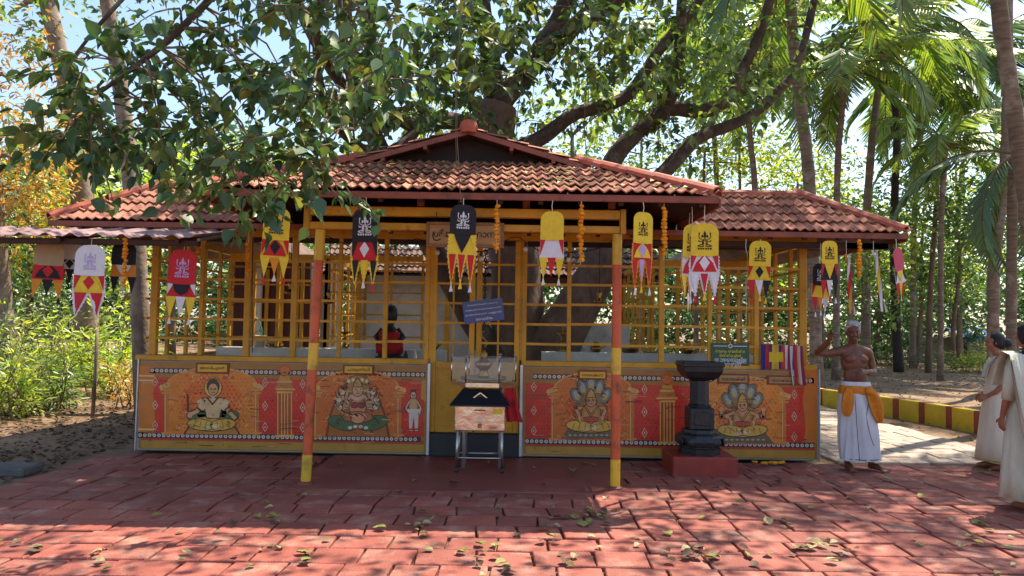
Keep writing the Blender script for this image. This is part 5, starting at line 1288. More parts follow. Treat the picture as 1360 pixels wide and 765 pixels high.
def headshape(m, T, c, turn=0, tilt=0, s=1.0):
    """c = centre of the skull; face looks along local -y before turn"""
    c = Vector(c); R = Matrix.Rotation(turn, 3, 'Z') @ Matrix.Rotation(tilt, 3, 'X')
    def H(p): return tuple(c + R @ (Vector(p) * s))
    def E(p, r, n=14, mm=10):
        t = MB(); t.ball((0, 0, 0), 1.0, n, mm); m.add([T(H((p[0] + v[0] * r[0], p[1] + v[1] * r[1], p[2] + v[2] * r[2]))) for v in t.v], t.f)
    E((0, .012, .025), (.074, .092, .085)); E((0, -.03, -.02), (.062, .055, .075)); E((0, -.035, -.075), (.045, .045, .035))
    E((0, -.045, -.098), (.024, .024, .018)); E((0, -.075, .028), (.052, .018, .012))           # chin, brow
    E((.032, -.07, -.022), (.022, .018, .02)); E((-.032, -.07, -.022), (.022, .018, .02))       # cheeks
    E((0, -.09, -.005), (.010, .014, .028)); E((0, -.1, -.026), (.0165, .015, .011))            # nose
    E((0, -.082, -.058), (.024, .012, .0065)); E((0, -.08, -.07), (.02, .012, .006))            # lips
    for k in (-1, 1): E((k * .075, .008, -.008), (.009, .02, .03))                              # ears
    return H
def face_bits(T, H, parent, s=1.0):
    for k in (-1, 1):
        m = MB(); t = MB(); t.ball((0, 0, 0), 1, 8, 6); m.add([T(H((k * .03 + v[0] * .011, -.0765 + v[1] * .01, .008 + v[2] * .0055))) for v in t.v], t.f); e = m.build('eye', 'eye_white', parent, True)
        m = MB(); m.add([T(H((k * .03 + v[0] * .0055, -.084 + v[1] * .004, .008 + v[2] * .0052))) for v in t.v], t.f); m.build('iris', 'eye_dark', e, True)
        m = MB(); m.bar(T(H((k * .014, -.092, .026))), T(H((k * .048, -.078, .03))), .008, .007); m.build('eyebrow', 'hair_black', parent)
def hairshell(T, H, parts_, parent, matn, jit=.006):
    m = MB()
    for (p, r) in parts_:
        t = MB(); t.ball((0, 0, 0), 1.0, 22, 14)
        m.add([T(H((p[0] + v[0] * r[0] + random.gauss(0, jit * .6), p[1] + v[1] * r[1] + random.gauss(0, jit * .6), p[2] + v[2] * r[2] + random.gauss(0, jit)))) for v in t.v], t.f)
    return m.build('hair', matn, parent, True)
def loft(T, rings, n=48, folds=9, amp=.012, seed=0, cap=False):
    """rings: (z, cx, cy, rx, ry, fold strength)"""
    m = MB(); rr = random.Random(seed); ph = [rr.uniform(0, 6.28) for _ in range(4)]; vs = []
    for (z, cx, cy, rx, ry, fs_) in rings:
        for k in range(n):
            a = 2 * math.pi * k / n
            md = .55 + .45 * math.sin(2 * a + ph[3] + z)
            f = 1 + fs_ * amp / .2 * (md * math.sin(folds * a + ph[0] + z * 2.5 + math.sin(3 * a)) + .55 * (1 - md) * math.sin((folds * 2 - 3) * a + ph[1] - z * 5) + .6 * math.sin(3 * a + ph[2] + z * 6) + .4 * math.sin(5 * a - z * 11 + ph[1]))
            vs.append(T((cx + rx * f * math.cos(a), cy + ry * f * math.sin(a), z + fs_ * .006 * math.sin(5 * a + ph[3]))))
    fs = []
    for i in range(len(rings) - 1):
        for k in range(n): fs.append((i * n + k, i * n + (k + 1) % n, (i + 1) * n + (k + 1) % n, (i + 1) * n + k))
    if rings[0][0] > rings[-1][0]: fs = [f[::-1] for f in fs]
    m.add(vs, fs)
    if cap: m.add([vs[(len(rings) - 1) * n + k] for k in range(n)], [tuple(range(n))])
    return m

# ------------------------------------------------------------------ the man
mp = onground(1143, 624); T = Fig((mp.x, mp.y, .004), 0)
man = root('person', 'bare-chested person in white waist cloth with orange sash, one arm raised', 'person', (mp.x, mp.y, .004))
m = MB()
ellip(m, T, (-.065, 0, 1.22), (.155, .095, .16)); ellip(m, T, (-.055, .0, 1.06), (.135, .095, .15)); ellip(m, T, (-.05, 0, .93), (.15, .105, .13))
ellip(m, T, (-.13, -.045, 1.255), (.075, .06, .055)); ellip(m, T, (.0, -.045, 1.255), (.075, .06, .055))       # chest
ellip(m, T, (-.055, -.05, 1.06), (.095, .06, .1))                                                              # belly
limb(m, T, [(-.215, .01, 1.335), (-.07, .005, 1.375), (.075, .01, 1.335)], [.058, .06, .058])
limb(m, T, [(-.075, .01, 1.36), (-.083, -.012, 1.46)], [.055, .05])
limb(m, T, [(-.225, .0, 1.335), (-.37, .01, 1.31), (-.495, -.02, 1.32)], [.057, .046, .038])                    # raised arm
limb(m, T, [(-.495, -.02, 1.32), (-.47, -.12, 1.39), (-.44, -.2, 1.46)], [.038, .036, .026])
hand(m, T, (-.437, -.207, 1.47), (.12, -.35, .75), (-.3, .9, .3), .75)
limb(m, T, [(.09, .0, 1.33), (.135, .02, 1.23), (.16, .01, 1.12)], [.056, .046, .038])
limb(m, T, [(.16, .01, 1.12), (.09, -.1, 1.115), (.02, -.17, 1.12)], [.038, .035, .026])
hand(m, T, (.01, -.178, 1.122), (-.9, -.35, -.1), (.0, -.6, .8), .55)
for sx, fx, fy, tx in ((-1, -.136, -.02, -.02), (1, .135, -.03, .06)):
    limb(m, T, [(-.05 + sx * .08, 0, .88), (-.02 + sx * .1, -.02, .5), (fx, .03, .24), (fx, .035, .075)], [.085, .06, .048, .034])
    limb(m, T, [(fx, .045, .035), (fx + tx * .5, -.05, .045), (fx + tx, -.13, .025)], [.034, .036, .028])
    for q in range(5): limb(m, T, [(fx + tx + (q - 2) * .015, -.135, .022), (fx + tx * 1.2 + (q - 2) * .018, -.175 - (.012 if q == (3 if sx < 0 else 1) else 0), .012)], [.0125, .0105], 8)
H = headshape(m, T, (-.088, -.03, 1.555), turn=-.22, tilt=.12, s=1.0)
fuse(m, 'body', 'skin_brown', man, .0068, 4)
face_bits(T, H, man)
hairshell(T, H, [((0, .028, .052), (.08, .085, .074)), ((.058, .03, .015), (.024, .05, .05)), ((-.058, .03, .015), (.024, .05, .05)), ((0, .07, .0), (.06, .04, .07)), ((.02, -.03, .098), (.05, .05, .036)), ((-.02, .0, .108), (.056, .065, .036)), ((0, .03, .1), (.06, .06, .04))], man, 'hair_grey', .006)
rg = [(1.0, -.05, 0, .158, .115, .1), (.95, -.05, -.005, .165, .125, .25), (.85, -.045, -.01, .19, .15, .5), (.7, -.04, -.01, .208, .165, .7), (.5, -.03, -.01, .215, .17, .9), (.3, -.02, -.005, .22, .17, 1.0), (.14, -.01, 0, .222, .165, 1.05), (.115, -.01, 0, .222, .165, 1.05), (.112, -.01, 0, .205, .15, 1.05), (.3, -.02, 0, .2, .15, .9)]
rg2 = []
for (a_, b_) in zip(rg[:7], rg[1:8]):
    for q in range(4): rg2.append(tuple(a_[i] + (b_[i] - a_[i]) * q / 4 for i in range(6)))
rg2 += rg[7:]
loft(T, rg2, 110, 9, .014, 3).build('waist_cloth', 'cotton', man, True)
m = MB()
for pts in ([(-.14, -.172, .86), (-.125, -.187, .5), (-.1, -.19, .13)], [(.02, -.176, .8), (-.02, -.184, .62), (.02, -.19, .42), (.06, -.186, .3)]):
    m.tube([T(p) for p in pts], .0035, 5)
m.tube([T((-.01 + .224 * math.cos(a), .168 * math.sin(a), .135)) for a in [math.pi + math.pi * q / 16 for q in range(17)]], .004, 5); m.build('border_lines', 'thin_line', man)
sash = loft(T, [(.955, -.05, -.004, .172, .13, .3), (.93, -.05, -.006, .185, .142, .6), (.89, -.048, -.008, .195, .152, .7), (.86, -.046, -.008, .192, .15, .5)], 48, 6, .008, 8).build('sash', 'orange_cloth', man, True)
def flap(pts, ws, nm, seed):
    m = MB(); rr = random.Random(seed); vs = []; n = 7
    for (p, w_) in zip(pts, ws):
        for i in range(n): u = i / (n - 1) - .5; vs.append(T((p[0] + u * w_, p[1] - .02 * math.cos(u * 9 + p[2] * 6) , p[2] + rr.uniform(-.008, .008))))
    fs = [(j * n + i, (j + 1) * n + i, (j + 1) * n + i + 1, j * n + i + 1) for j in range(len(pts) - 1) for i in range(n - 1)]
    m.add(vs, fs); m.add([v + Vector((0, .014, 0)) for v in vs], [f[::-1] for f in fs]); return m.build(nm, 'orange_cloth', sash, True)
flap([(-.17, -.13, .93), (-.19, -.15, .86), (-.205, -.155, .76), (-.215, -.15, .68), (-.215, -.14, .62)], [.1, .15, .16, .13, .07], 'sash_end', 1)
flap([(.04, -.155, .93), (.065, -.175, .86), (.1, -.175, .76), (.125, -.165, .66), (.15, -.15, .55)], [.1, .15, .18, .15, .06], 'sash_end', 2)
m = MB(); ellip(m, T, (.02, -.17, .9), (.04, .03, .035), 12, 8); ellip(m, T, (.05, -.165, .885), (.04, .028, .03), 12, 8); m.build('sash_knot', 'orange_cloth', sash, True)

# ------------------------------------------------------------------ woman in cream, turned away
wp = onground(1326, 623); T = Fig((wp.x, wp.y, .004), rad(-112), .97)          # local -y is where she looks
wm = root('person', 'person with black hair bun in a long cream dress walking off', 'person', (wp.x, wp.y, .004))
m = MB()
ellip(m, T, (0, 0, 1.2), (.14, .095, .16)); ellip(m, T, (0, 0, 1.0), (.12, .09, .15)); ellip(m, T, (0, .01, .88), (.155, .12, .13))
limb(m, T, [(-.15, 0, 1.3), (0, .01, 1.335), (.15, 0, 1.3)], [.05, .052, .05]); limb(m, T, [(0, .01, 1.33), (0, -.01, 1.42)], [.045, .043])
for sx in (-1, 1):
    limb(m, T, [(sx * .155, 0, 1.3), (sx * .2, .04, 1.15), (sx * .21, .02, 1.02)], [.05, .042, .034]); limb(m, T, [(sx * .21, .02, 1.02), (sx * .19, -.05, .93), (sx * .14, -.12, .88)], [.034, .03, .023])
    hand(m, T, (sx * .135, -.128, .875), (-sx * .15, -.8, -.45), (sx * .8, -.2, .3), .6, .92)
    limb(m, T, [(sx * .08, 0, .86), (sx * .085, -.01, .48), (sx * .08, .03 + sx * .06, .08)], [.08, .055, .034]); limb(m, T, [(sx * .08, .035 + sx * .06, .04), (sx * .085, -.06 + sx * .06, .035), (sx * .085, -.13 + sx * .06, .02)], [.034, .036, .026])
    for q in range(5): limb(m, T, [(sx * .085 + (q - 2) * .014, -.13 + sx * .06, .018), (sx * .087 + (q - 2) * .016, -.165 + sx * .06, .012)], [.011, .0095], 8)
H = headshape(m, T, (0, -.02, 1.51), 0, .1, .97)
fuse(m, 'body', 'skin_tan', wm, .0072, 4); face_bits(T, H, wm)
hairshell(T, H, [((0, .03, .045), (.083, .09, .082)), ((0, .075, -.02), (.065, .05, .075)), ((0, .135, -.02), (.055, .055, .055)), ((.06, .03, 0), (.028, .055, .06)), ((-.06, .03, 0), (.028, .055, .06))], wm, 'hair_black', .003)
loft(T, [(1.33, 0, .005, .08, .07, .1), (1.3, 0, .005, .165, .1, .1), (1.2, 0, 0, .168, .118, .2), (1.02, 0, 0, .145, .115, .25), (.88, 0, .01, .19, .155, .4), (.6, 0, .02, .235, .2, .8), (.3, 0, .03, .275, .24, 1), (.1, 0, .035, .3, .265, 1.1), (.098, 0, .035, .285, .25, 1.1), (.3, 0, .03, .26, .22, 1)], 56, 9, .008, 5).build('dress', 'cotton_cream', wm, True)
for sx in (-1, 1):
    m = MB(); m.tube([T(p) for p in ((sx * .14, 0, 1.31), (sx * .18, .025, 1.22), (sx * .2, .04, 1.14))], [.062, .06, .055], 16); m.build('sleeve', 'cotton_cream', wm, True)
m = MB(); m.tube([T((.302 * math.cos(a) * 1.0, .035 + .268 * math.sin(a), .12)) for a in [2 * math.pi * q / 40 for q in range(41)]], .008, 5, cap=False); m.build('hem', 'gold_thread', wm)
def sheet(T, pts, ws, wdir, matn, parent, nm, th=.008, ripple=.03, n=14, wav=3.5):
    m = MB(); vs = []; wdir = Vector(wdir).normalized(); nd = Vector((-wdir.y, wdir.x, 0))
    for j, (p, w_) in enumerate(zip(pts, ws)):
        for i in range(n + 1):
            u = i / n - .5; q = Vector(p) + wdir * (u * w_) + nd * (ripple * math.sin(u * wav * 6.28 + j * .35) * min(1, .3 + j * .15)); vs.append(T(tuple(q)))
    fs = [(j * (n + 1) + i, (j + 1) * (n + 1) + i, (j + 1) * (n + 1) + i + 1, j * (n + 1) + i + 1) for j in range(len(pts) - 1) for i in range(n)]
    m.add(vs, fs); off = Vector((nd.x * T.c - nd.y * T.s, nd.x * T.s + nd.y * T.c, 0)) * th; m.add([v + off for v in vs], [f[::-1] for f in fs])
    return m.build(nm, matn, parent, True)
sheet(T, [(.1, -.16, 1.1), (.1, -.12, 1.24), (.1, -.03, 1.345), (.1, .06, 1.34), (.1, .15, 1.2), (.11, .2, 1.0), (.12, .23, .8), (.12, .27, .55), (.12, .3, .35)], [.14, .15, .15, .17, .2, .22, .24, .26, .26], (1, .1, 0), 'shawl', wm, 'shawl')
q = onground(1334, 612); m = MB()
# gold tag woven on the shawl
c3 = T((-.12, .22, .62)); m.bbox((c3.x - .035, c3.y - .02, c3.z - .05), (c3.x + .035, c3.y - .008, c3.z + .05)); m.build('woven_motif', 'gold_thread', wm)

# ------------------------------------------------------------------ woman at the picture's right edge
np_ = onground(1370, 676); T = Fig((np_.x, np_.y, .004), rad(-168), 1.0)
nw = root('person', 'person with long loose black hair and off-white shawl', 'person', (np_.x, np_.y, .004))
m = MB()
ellip(m, T, (0, 0, 1.24), (.15, .1, .16)); ellip(m, T, (0, 0, 1.03), (.125, .095, .15)); ellip(m, T, (0, .01, .9), (.16, .125, .13))
limb(m, T, [(-.16, 0, 1.35), (0, .01, 1.385), (.16, 0, 1.35)], [.052, .054, .052]); limb(m, T, [(0, .01, 1.38), (0, -.01, 1.47)], [.046, .044])
for sx in (-1, 1):
    limb(m, T, [(sx * .165, 0, 1.35), (sx * .215, .02, 1.2), (sx * .225, 0, 1.06)], [.052, .043, .036]); limb(m, T, [(sx * .225, 0, 1.06), (sx * .235, -.03, .93), (sx * .235, -.06, .83)], [.036, .031, .024])
    hand(m, T, (sx * .235, -.062, .82), (0, -.2, -1), (sx, -.1, 0), .4, .95)
    limb(m, T, [(sx * .08, 0, .88), (sx * .09, -.01, .5), (sx * .09, .03 + sx * .05, .08)], [.085, .058, .035]); limb(m, T, [(sx * .09, .04 + sx * .05, .04), (sx * .095, -.06 + sx * .05, .035), (sx * .095, -.14 + sx * .05, .02)], [.035, .037, .027])
H = headshape(m, T, (0, -.02, 1.565), 0, .08, 1.0); fuse(m, 'body', 'skin_tan', nw, .008, 4); face_bits(T, H, nw)
hairshell(T, H, [((0, .03, .045), (.086, .095, .085)), ((0, .07, -.05), (.085, .06, .1)), ((0, .085, -.18), (.14, .07, .15)), ((0, .13, -.34), (.15, .065, .18)), ((0, .15, -.5), (.13, .06, .17)), ((.062, .03, 0), (.03, .06, .08)), ((-.062, .03, 0), (.03, .06, .08))], nw, 'hair_black', .003)
loft(T, [(1.39, 0, .005, .08, .07, .1), (1.355, 0, .005, .175, .105, .1), (1.24, 0, 0, .178, .125, .2), (1.04, 0, 0, .155, .12, .25), (.9, 0, .01, .2, .16, .4), (.6, 0, .02, .24, .21, .8), (.3, 0, .03, .27, .24, 1), (.1, 0, .035, .29, .26, 1.1), (.098, 0, .035, .27, .24, 1.1), (.3, 0, .03, .25, .22, 1)], 56, 9, .008, 6).build('dress', 'shawl', nw, True)
for sx in (-1, 1):
    m = MB(); m.tube([T(p) for p in ((sx * .15, 0, 1.36), (sx * .205, .02, 1.24), (sx * .222, .01, 1.1), (sx * .23, -.01, .98))], [.066, .062, .056, .05], 16); m.build('sleeve', 'shawl', nw, True)
sheet(T, [(.21, -.16, 1.1), (.21, -.1, 1.3), (.21, -.01, 1.42), (.215, .09, 1.39), (.22, .14, 1.2), (.215, .17, 1.0), (.2, .205, .75), (.185, .24, .5), (.17, .27, .3), (.16, .28, .16)], [.2, .2, .2, .24, .28, .3, .3, .3, .28, .26], (1, .35, 0), 'shawl', nw, 'shawl')

# ================================================================== VEGETATION
def gproj(q): return q.x - .42 * q.z, q.y - .387 * q.z          # where a point's shadow falls
def sunkeep(q):
    """openings in the canopy: thinner foliage where the forecourt and roofs are sunlit"""
    gx, gy = gproj(q); k = .85
    if -3.2 < gx < 2.6 and gy > 9: return random.random() < .25
    if -5.2 < gx < .9 and 3.4 < gy < 5.95: k = .24
    elif -6.2 < gx < -2.6 and 6.9 < gy < 8.4: k = .22
    elif -2.6 <= gx < .6 and 5.95 < gy < 7.2: k = .4
    elif .6 < gx < 3.4 and 7.2 < gy < 8.3: k = .45
    elif 3.4 < gx < 9 and 8.3 < gy < 14: k = .15
    elif gx > 4.5 and gy >= 14: k = .4
    elif gx < -4.9 and 6 < gy < 12: k = .4
    return random.random() < k
def path3(pts): return [at(px, py, Y) for px, py, Y in pts]
def smooth_path(pts, n=4):
    P_ = [Vector(p) for p in pts]; out = []
    for i in range(len(P_) - 1):
        p0 = P_[max(i - 1, 0)]; p1 = P_[i]; p2 = P_[i + 1]; p3 = P_[min(i + 2, len(P_) - 1)]
        for k in range(n):
            t = k / n; out.append(.5 * ((2 * p1) + (-p0 + p2) * t + (2 * p0 - 5 * p1 + 4 * p2 - p3) * t * t + (-p0 + 3 * p1 - 3 * p2 + p3) * t ** 3))
    out.append(P_[-1]); return out
def bough(m, pts, r0, r1, n=10, wob=.07):
    s = smooth_path(pts); k = len(s); m.tube(s, [r0 + (r1 - r0) * (i / (k - 1)) ** .8 for i in range(k)], n, wob=wob); return s

# ------------------------------------------------------------------ the big tree in the courtyard
random.seed(21)
ft = root('fig_tree', 'huge spreading broadleaf tree growing up through the middle of the shrine', 'tree', (.15, 12.0, 0))
m = MB()
TR = [(.1, 12.1, .1), (.1, 12.1, .9), (.1, 12.15, 1.7), (.05, 12.2, 2.6), (-.1, 12.1, 3.6), (-.4, 12.1, 4.5), (-.3, 12.1, 5.2)]
bough(m, TR, .5, .36, 14, .06)
bough(m, [(.25, 11.95, .2), (.55, 11.9, 1.0), (1.0, 11.95, 1.8), (1.4, 12.1, 2.5), (1.62, 12.3, 3.3), (1.62, 12.45, 4.2)], .5, .24, 14, .06)
for a in range(7):
    t = 2 * math.pi * a / 7; bough(m, [(.2 + .9 * math.cos(t), 12 + .9 * math.sin(t), .15), (.2 + .5 * math.cos(t), 12 + .5 * math.sin(t), .45), (.28, 12, 1.0)], .1, .25, 8)
m.build('trunk', 'bark', ft, True)
LIMBS = [
 ([(.1, 11.9, .7), (-.55, 11.9, 1.5), (-1.05, 11.8, 2.4), (-1.6, 11.5, 3.4), (-2.2, 11.0, 4.6), (-2.5, 10.4, 6.2), (-2.3, 10, 8)], .3, .12),
 (None, [(640, 180, 12.1), (665, 140, 12), (705, 85, 11.8), (745, 20, 11.5), (770, -70, 11.2)], .3, .14),
 (None, [(640, 175, 12.0), (600, 160, 11.8), (545, 165, 11.4), (500, 120, 10.8), (492, 40, 10.2), (500, -60, 9.6)], .2, .09),
 (None, [(650, 215, 12.2), (715, 185, 12.3), (765, 150, 12.4), (830, 130, 12.6), (880, 60, 12.8), (930, 0, 13), (960, -80, 13)], .19, .09),
 (None, [(806, 250, 12.4), (815, 212, 12.5), (842, 180, 12.6), (888, 146, 12.8), (935, 147, 12.9), (968, 132, 13), (984, 98, 13), (1010, 40, 13), (1040, -60, 13)], .23, .1),
 (None, [(884, 148, 12.8), (900, 95, 12.8), (904, 40, 12.7), (908, -60, 12.5)], .17, .1),
 (None, [(812, 262, 12.4), (868, 240, 12.6), (922, 187, 13), (960, 170, 13.2), (1002, 150, 13.4), (1052, 98, 13.6), (1076, 25, 13.8), (1090, -60, 14)], .19, .08),
 (None, [(690, 110, 11.9), (720, 60, 11.2), (800, 20, 10.6), (860, -40, 10)], .12, .05),
 (None, [(560, 165, 11.5), (520, 200, 11), (470, 190, 10.4), (430, 130, 9.8), (420, 40, 9.2), (440, -50, 8.8)], .12, .05),
 ([(-2.2, 11.0, 4.6), (-2.6, 9.6, 5.2), (-2.7, 8.0, 5.8), (-2.2, 6.4, 5.5), (-1.9, 5.3, 4.4), (-2.3, 5.0, 3.6), (-2.8, 4.9, 3.1)], .12, .015),
 ([(-2.2, 6.4, 5.5), (-1.5, 5.7, 4.9), (-1.35, 5.6, 3.9), (-1.3, 6.0, 3.0)], .05, .01),
 ([(-1.9, 5.3, 4.4), (-2.6, 5.1, 4.0), (-3.1, 5.0, 3.3)], .04, .01),
 ([(-.3, 12.1, 5.2), (1.2, 12.2, 6.8), (3.4, 12.4, 8), (5.5, 12, 9), (8, 11.2, 9.6)], .24, .07),
 ([(-.3, 12.1, 5.2), (-.6, 11.2, 7), (-.8, 9.6, 8.4), (-.4, 8, 9.4)], .24, .08),
 ([(5.5, 12, 9), (7, 10, 9.6), (9, 8.6, 10)], .1, .04),
]
lines = []
mat('bark_limb', '#5b473b', 0.92, sec='#3d2f28', scale=5, bump=1.0, bscale=14, dirt='#7f7262', dscale=2.4)
for L in LIMBS:
    mm = MB(); pts = path3(L[1]) if L[0] is None else [Vector(p) for p in L[0]]; r0, r1 = L[-2] * .85, L[-1] * .8
    lines.append((bough(mm, pts, r0 * .92, r1, 11, .13), r0)); mm.build('limb', 'bark_limb', ft, True)
C = Crown()
# near overhanging boughs at the left: large leaves
reg = [(90, 500, -40, 90, 60), (80, 460, 70, 190, 84), (70, 140, 140, 205, 8), (110, 260, 180, 215, 12), (260, 440, 180, 235, 24), (290, 430, 225, 252, 8), (470, 560, -20, 120, 16)]
for x0, x1, y0, y1, n in reg:
    for _ in range(n):
        px, py = random.uniform(x0, x1), random.uniform(y0, y1)
        if px < 215 and py < 75 and random.random() < .85: continue           # sky gap
        
        Y = random.uniform(4.4, 5.8)
        b0 = at(px, py, Y); near_ = min((q for L_, r_ in lines[9:12] for q in L_), key=lambda q: (q - b0).length); dl = (near_ - b0).length
        if dl < 1.5 and random.random() < .3: C.tw.tube([near_, near_.lerp(b0, .4) + Vector((random.uniform(-.08, .08), 0, .12 * dl)), near_.lerp(b0, .75) + Vector((random.uniform(-.05, .05), 0, .08 * dl)), b0], [.010, .008, .007, .006], 5, cap=False)
        C.spray(b0, (random.gauss(-.25, .7), random.gauss(-.2, .5), random.gauss(-.15, .35)), random.uniform(.22, .42), random.randint(9, 14), .1, r=.007)
# twig chain that dangles before the black pennant
for px, py in ((455, 255), (472, 268), (485, 280), (440, 262)): C.spray(at(px, py - 12, 6.3), (.5, 0, -.5), .2, 5, .11)
o_ = C.build(ft, 'leaf_near', 'big', 'crown', 'twig'); C = Crown()
# sprays carried on the limbs, seen above the roof
for pts, r0 in lines:
    for p in pts[3:]:
        if p.z < 4.3: continue
        for _ in range(3 if r0 < .2 else 2):
            d = Vector((random.gauss(0, 1), random.gauss(-.3, 1), random.gauss(.1, .7))).normalized()
            q = p + d * random.uniform(.15, .8); 
            if sunkeep(q): C.spray(q, d, random.uniform(.4, .8), random.randint(7, 11), .14, r=.008)
for x0, x1, y0, y1, Ya, Yb, n in ((430, 700, -30, 130, 8, 11, 90), (660, 860, -40, 90, 9, 12.5, 44), (480, 580, 90, 165, 9, 11, 22), (560, 660, 40, 120, 8, 10, 16)):
    for _ in range(n):
        q = at(random.uniform(x0, x1), random.uniform(y0, y1), random.uniform(Ya, Yb))
        C.spray(q, (random.gauss(0, .8), random.gauss(-.2, .8), random.gauss(-.1, .5)), random.uniform(.35, .7), random.randint(9, 14), .15, r=.006)
C.build(ft, 'leaf_fig', 'big', 'crown', 'twig'); C = Crown()
for x0, x1, y0, y1, Ya, Yb, n in ((700, 900, -30, 100, 12, 15, 60), (880, 1090, -40, 120, 12, 15, 76), (720, 880, 80, 175, 13, 16, 40), (440, 640, 0, 150, 12, 15, 46), (900, 1060, 110, 190, 14, 16, 16), (800, 1000, 60, 170, 11.5, 12.5, 30)):
    for _ in range(n):
        q = at(random.uniform(x0, x1), random.uniform(y0, y1), random.uniform(Ya, Yb))
        C.spray(q, (random.gauss(0, .8), random.gauss(-.2, .8), random.gauss(-.1, .5)), random.uniform(.4, .8), random.randint(9, 14), .15, r=.006)
C.build(ft, 'leaf_mid', 'big', 'crown', 'twig')
# high crown over the forecourt (above the picture): it makes the dappled shade
C = Crown()
for _ in range(420):
    gx, gy = random.uniform(-7.5, 9.5), random.uniform(2.6, 11); h = 3.1 + .55 * gy + random.uniform(0, 2.6)
    C.clump((gx + .42 * h, gy + .387 * h, h), .8, .8, .5, 88, .13, keep=sunkeep)
C.build(ft, 'leaf_fig', 'small', 'crown')
# aerial roots
for px, y0, y1, Y in ((690, 60, 200, 11.5), (765, 40, 170, 12), (780, 0, 205, 12), (925, 20, 110, 12.5), (870, 0, 120, 12.2), (855, 90, 200, 12.5), (560, 20, 130, 10), (1010, 10, 120, 13)):
    m = MB(); m.tube([at(px + 4 * math.sin(t * 6), y0 + (y1 - y0) * t, Y) for t in [q / 8 for q in range(9)]], .008, 5); m.build('aerial_root', 'twig', ft)

# ------------------------------------------------------------------ palms
def palm(base, pts, r0, r1, nf, L, label, matn='leaf_palm', name='coconut_palm', group='coconut palms behind the shrine', seed=0, up=(.2, 1.25), bark='palm_bark', leaflet=.75, dens=30):
    random.seed(seed); base = Vector(base); r = root(name, label, 'palm', tuple(base), group)
    m = MB(); s = smooth_path([base] + [Vector(p) for p in pts], 6); k = len(s)
    if r0 > 0:
        rs = [r0 + (r1 - r0) * i / (k - 1) + (.012 if i % 2 else 0) for i in range(k)]; rs[0] *= 1.5; m.tube(s, rs, 12, wob=.05); m.build('trunk', bark, r, True)
    top = s[-1]
    for i in range(nf):
        az = i * 2.39996 + random.uniform(-.2, .2); e = up[1] - (up[1] + up[0]) * (i / nf) ** .9 + random.uniform(-.12, .12); Lf = L * random.uniform(.85, 1.1)
        h = Vector((math.cos(az), math.sin(az), 0)); p = top.copy(); ang = e; pts_ = [p.copy()]; n = 12
        for j in range(n): p = p + (h * math.cos(ang) + Vector((0, 0, math.sin(ang)))) * (Lf / n); ang -= (.075 + .06 * (1 if e < .6 else .6)) * 1.25; pts_.append(p.copy())
        mr = MB(); mr.tube(pts_, [.035 * (1 - .9 * j / n) * L / 4 + .006 for j in range(n + 1)], 5)
        C_, D_, N_, S_ = [], [], [], []; sd = h.cross(Vector((0, 0, 1)))
        for j in range(dens):
            t = .12 + .88 * j / dens; f = t * n; a = min(n - 1, int(f)); q = pts_[a].lerp(pts_[a + 1], f - a); tg = (pts_[a + 1] - pts_[a]).normalized()
            for sx in (-1, 1):
                d = tg * .55 + sd * (sx * .8) + Vector((0, 0, -.55 - .35 * random.random())); C_.append(q); D_.append(d); N_.append(tg.cross(sd * sx) * sx + Vector((random.gauss(0, .2), random.gauss(0, .2), .3)))
                S_.append(leaflet * (L / 4) * (math.sin(math.pi * min(1, t * .85 + .12)) * .8 + .25) * random.uniform(.85, 1.15))
        fr = leaf_object('frond', C_, D_, N_, S_, matn, r, 'strip'); mr.build('rachis', 'leaf_palm' if False else 'twig', fr)
    return r
def gp(px, Y): v = at(px, 430, Y); return Vector((v.x, Y, ground_z(v.x, Y)))
palm(gp(1150, 26), path3([(1150, 330, 26), (1157, 200, 26), (1172, 82, 26), (1182, 40, 26)]), .15, .1, 15, 4.8, 'coconut palm with a full crown beside the dark crooked trunk', seed=1, leaflet=1.0)
palm(gp(1085, 18), path3([(1076, 258, 18), (1062, 130, 18), (1052, 40, 18), (1046, -60, 18)]), .15, .12, 13, 4.6, 'coconut palm with a stout ringed trunk behind the tiled wing', seed=2, leaflet=1.0)
palm(gp(1395, 13.5), path3([(1372, 330, 13.5), (1350, 170, 13.4), (1326, 0, 13.3), (1305, -290, 13.2)]), .15, .12, 14, 4.2, 'leaning coconut palm above the two walking people', seed=3)
palm(gp(1248, 24), path3([(1250, 300, 24), (1254, 225, 24), (1256, 196, 24)]), .08, .075, 14, 3.0, 'short coconut palm with low spiky crown', seed=4, matn='leaf_palm', leaflet=.85)
palm(gp(1318, 20), path3([(1320, 360, 20), (1332, 250, 20), (1338, 120, 20), (1340, -190, 20)]), .15, .11, 12, 4.4, 'tall coconut palm standing behind the hair-bun person', 'leaf_palm_dark', seed=5)
palm(gp(1010, 24), path3([(1003, 260, 24), (996, 180, 24), (990, 80, 24)]), .1, .08, 13, 4.0, 'thin coconut palm behind the canopy ridge', seed=6, leaflet=.95)
palm(gp(1110, 23), path3([(1112, 240, 23), (1118, 150, 23), (1122, 95, 23)]), .1, .08, 14, 4.2, 'coconut palm between the stout ringed palm and the full-crowned one', seed=12, leaflet=.9)
palm(gp(1212, 31), path3([(1214, 300, 31), (1222, 180, 31), (1226, 110, 31)]), .11, .09, 15, 5.0, 'slender coconut palm right of the dark crooked trunk', seed=13, leaflet=1.0)
palm(gp(1275, 33), path3([(1272, 300, 33), (1284, 180, 33), (1292, 90, 33)]), .12, .09, 15, 5.2, 'slender far coconut palm above the blue tarpaulin', 'leaf_palm_dark', seed=14, leaflet=1.0)
palm(gp(955, 31), path3([(952, 250, 31), (946, 150, 31), (940, 60, 31)]), .11, .09, 13, 5.0, 'far coconut palm glimpsed between the dark limbs', seed=16, leaflet=1.0)
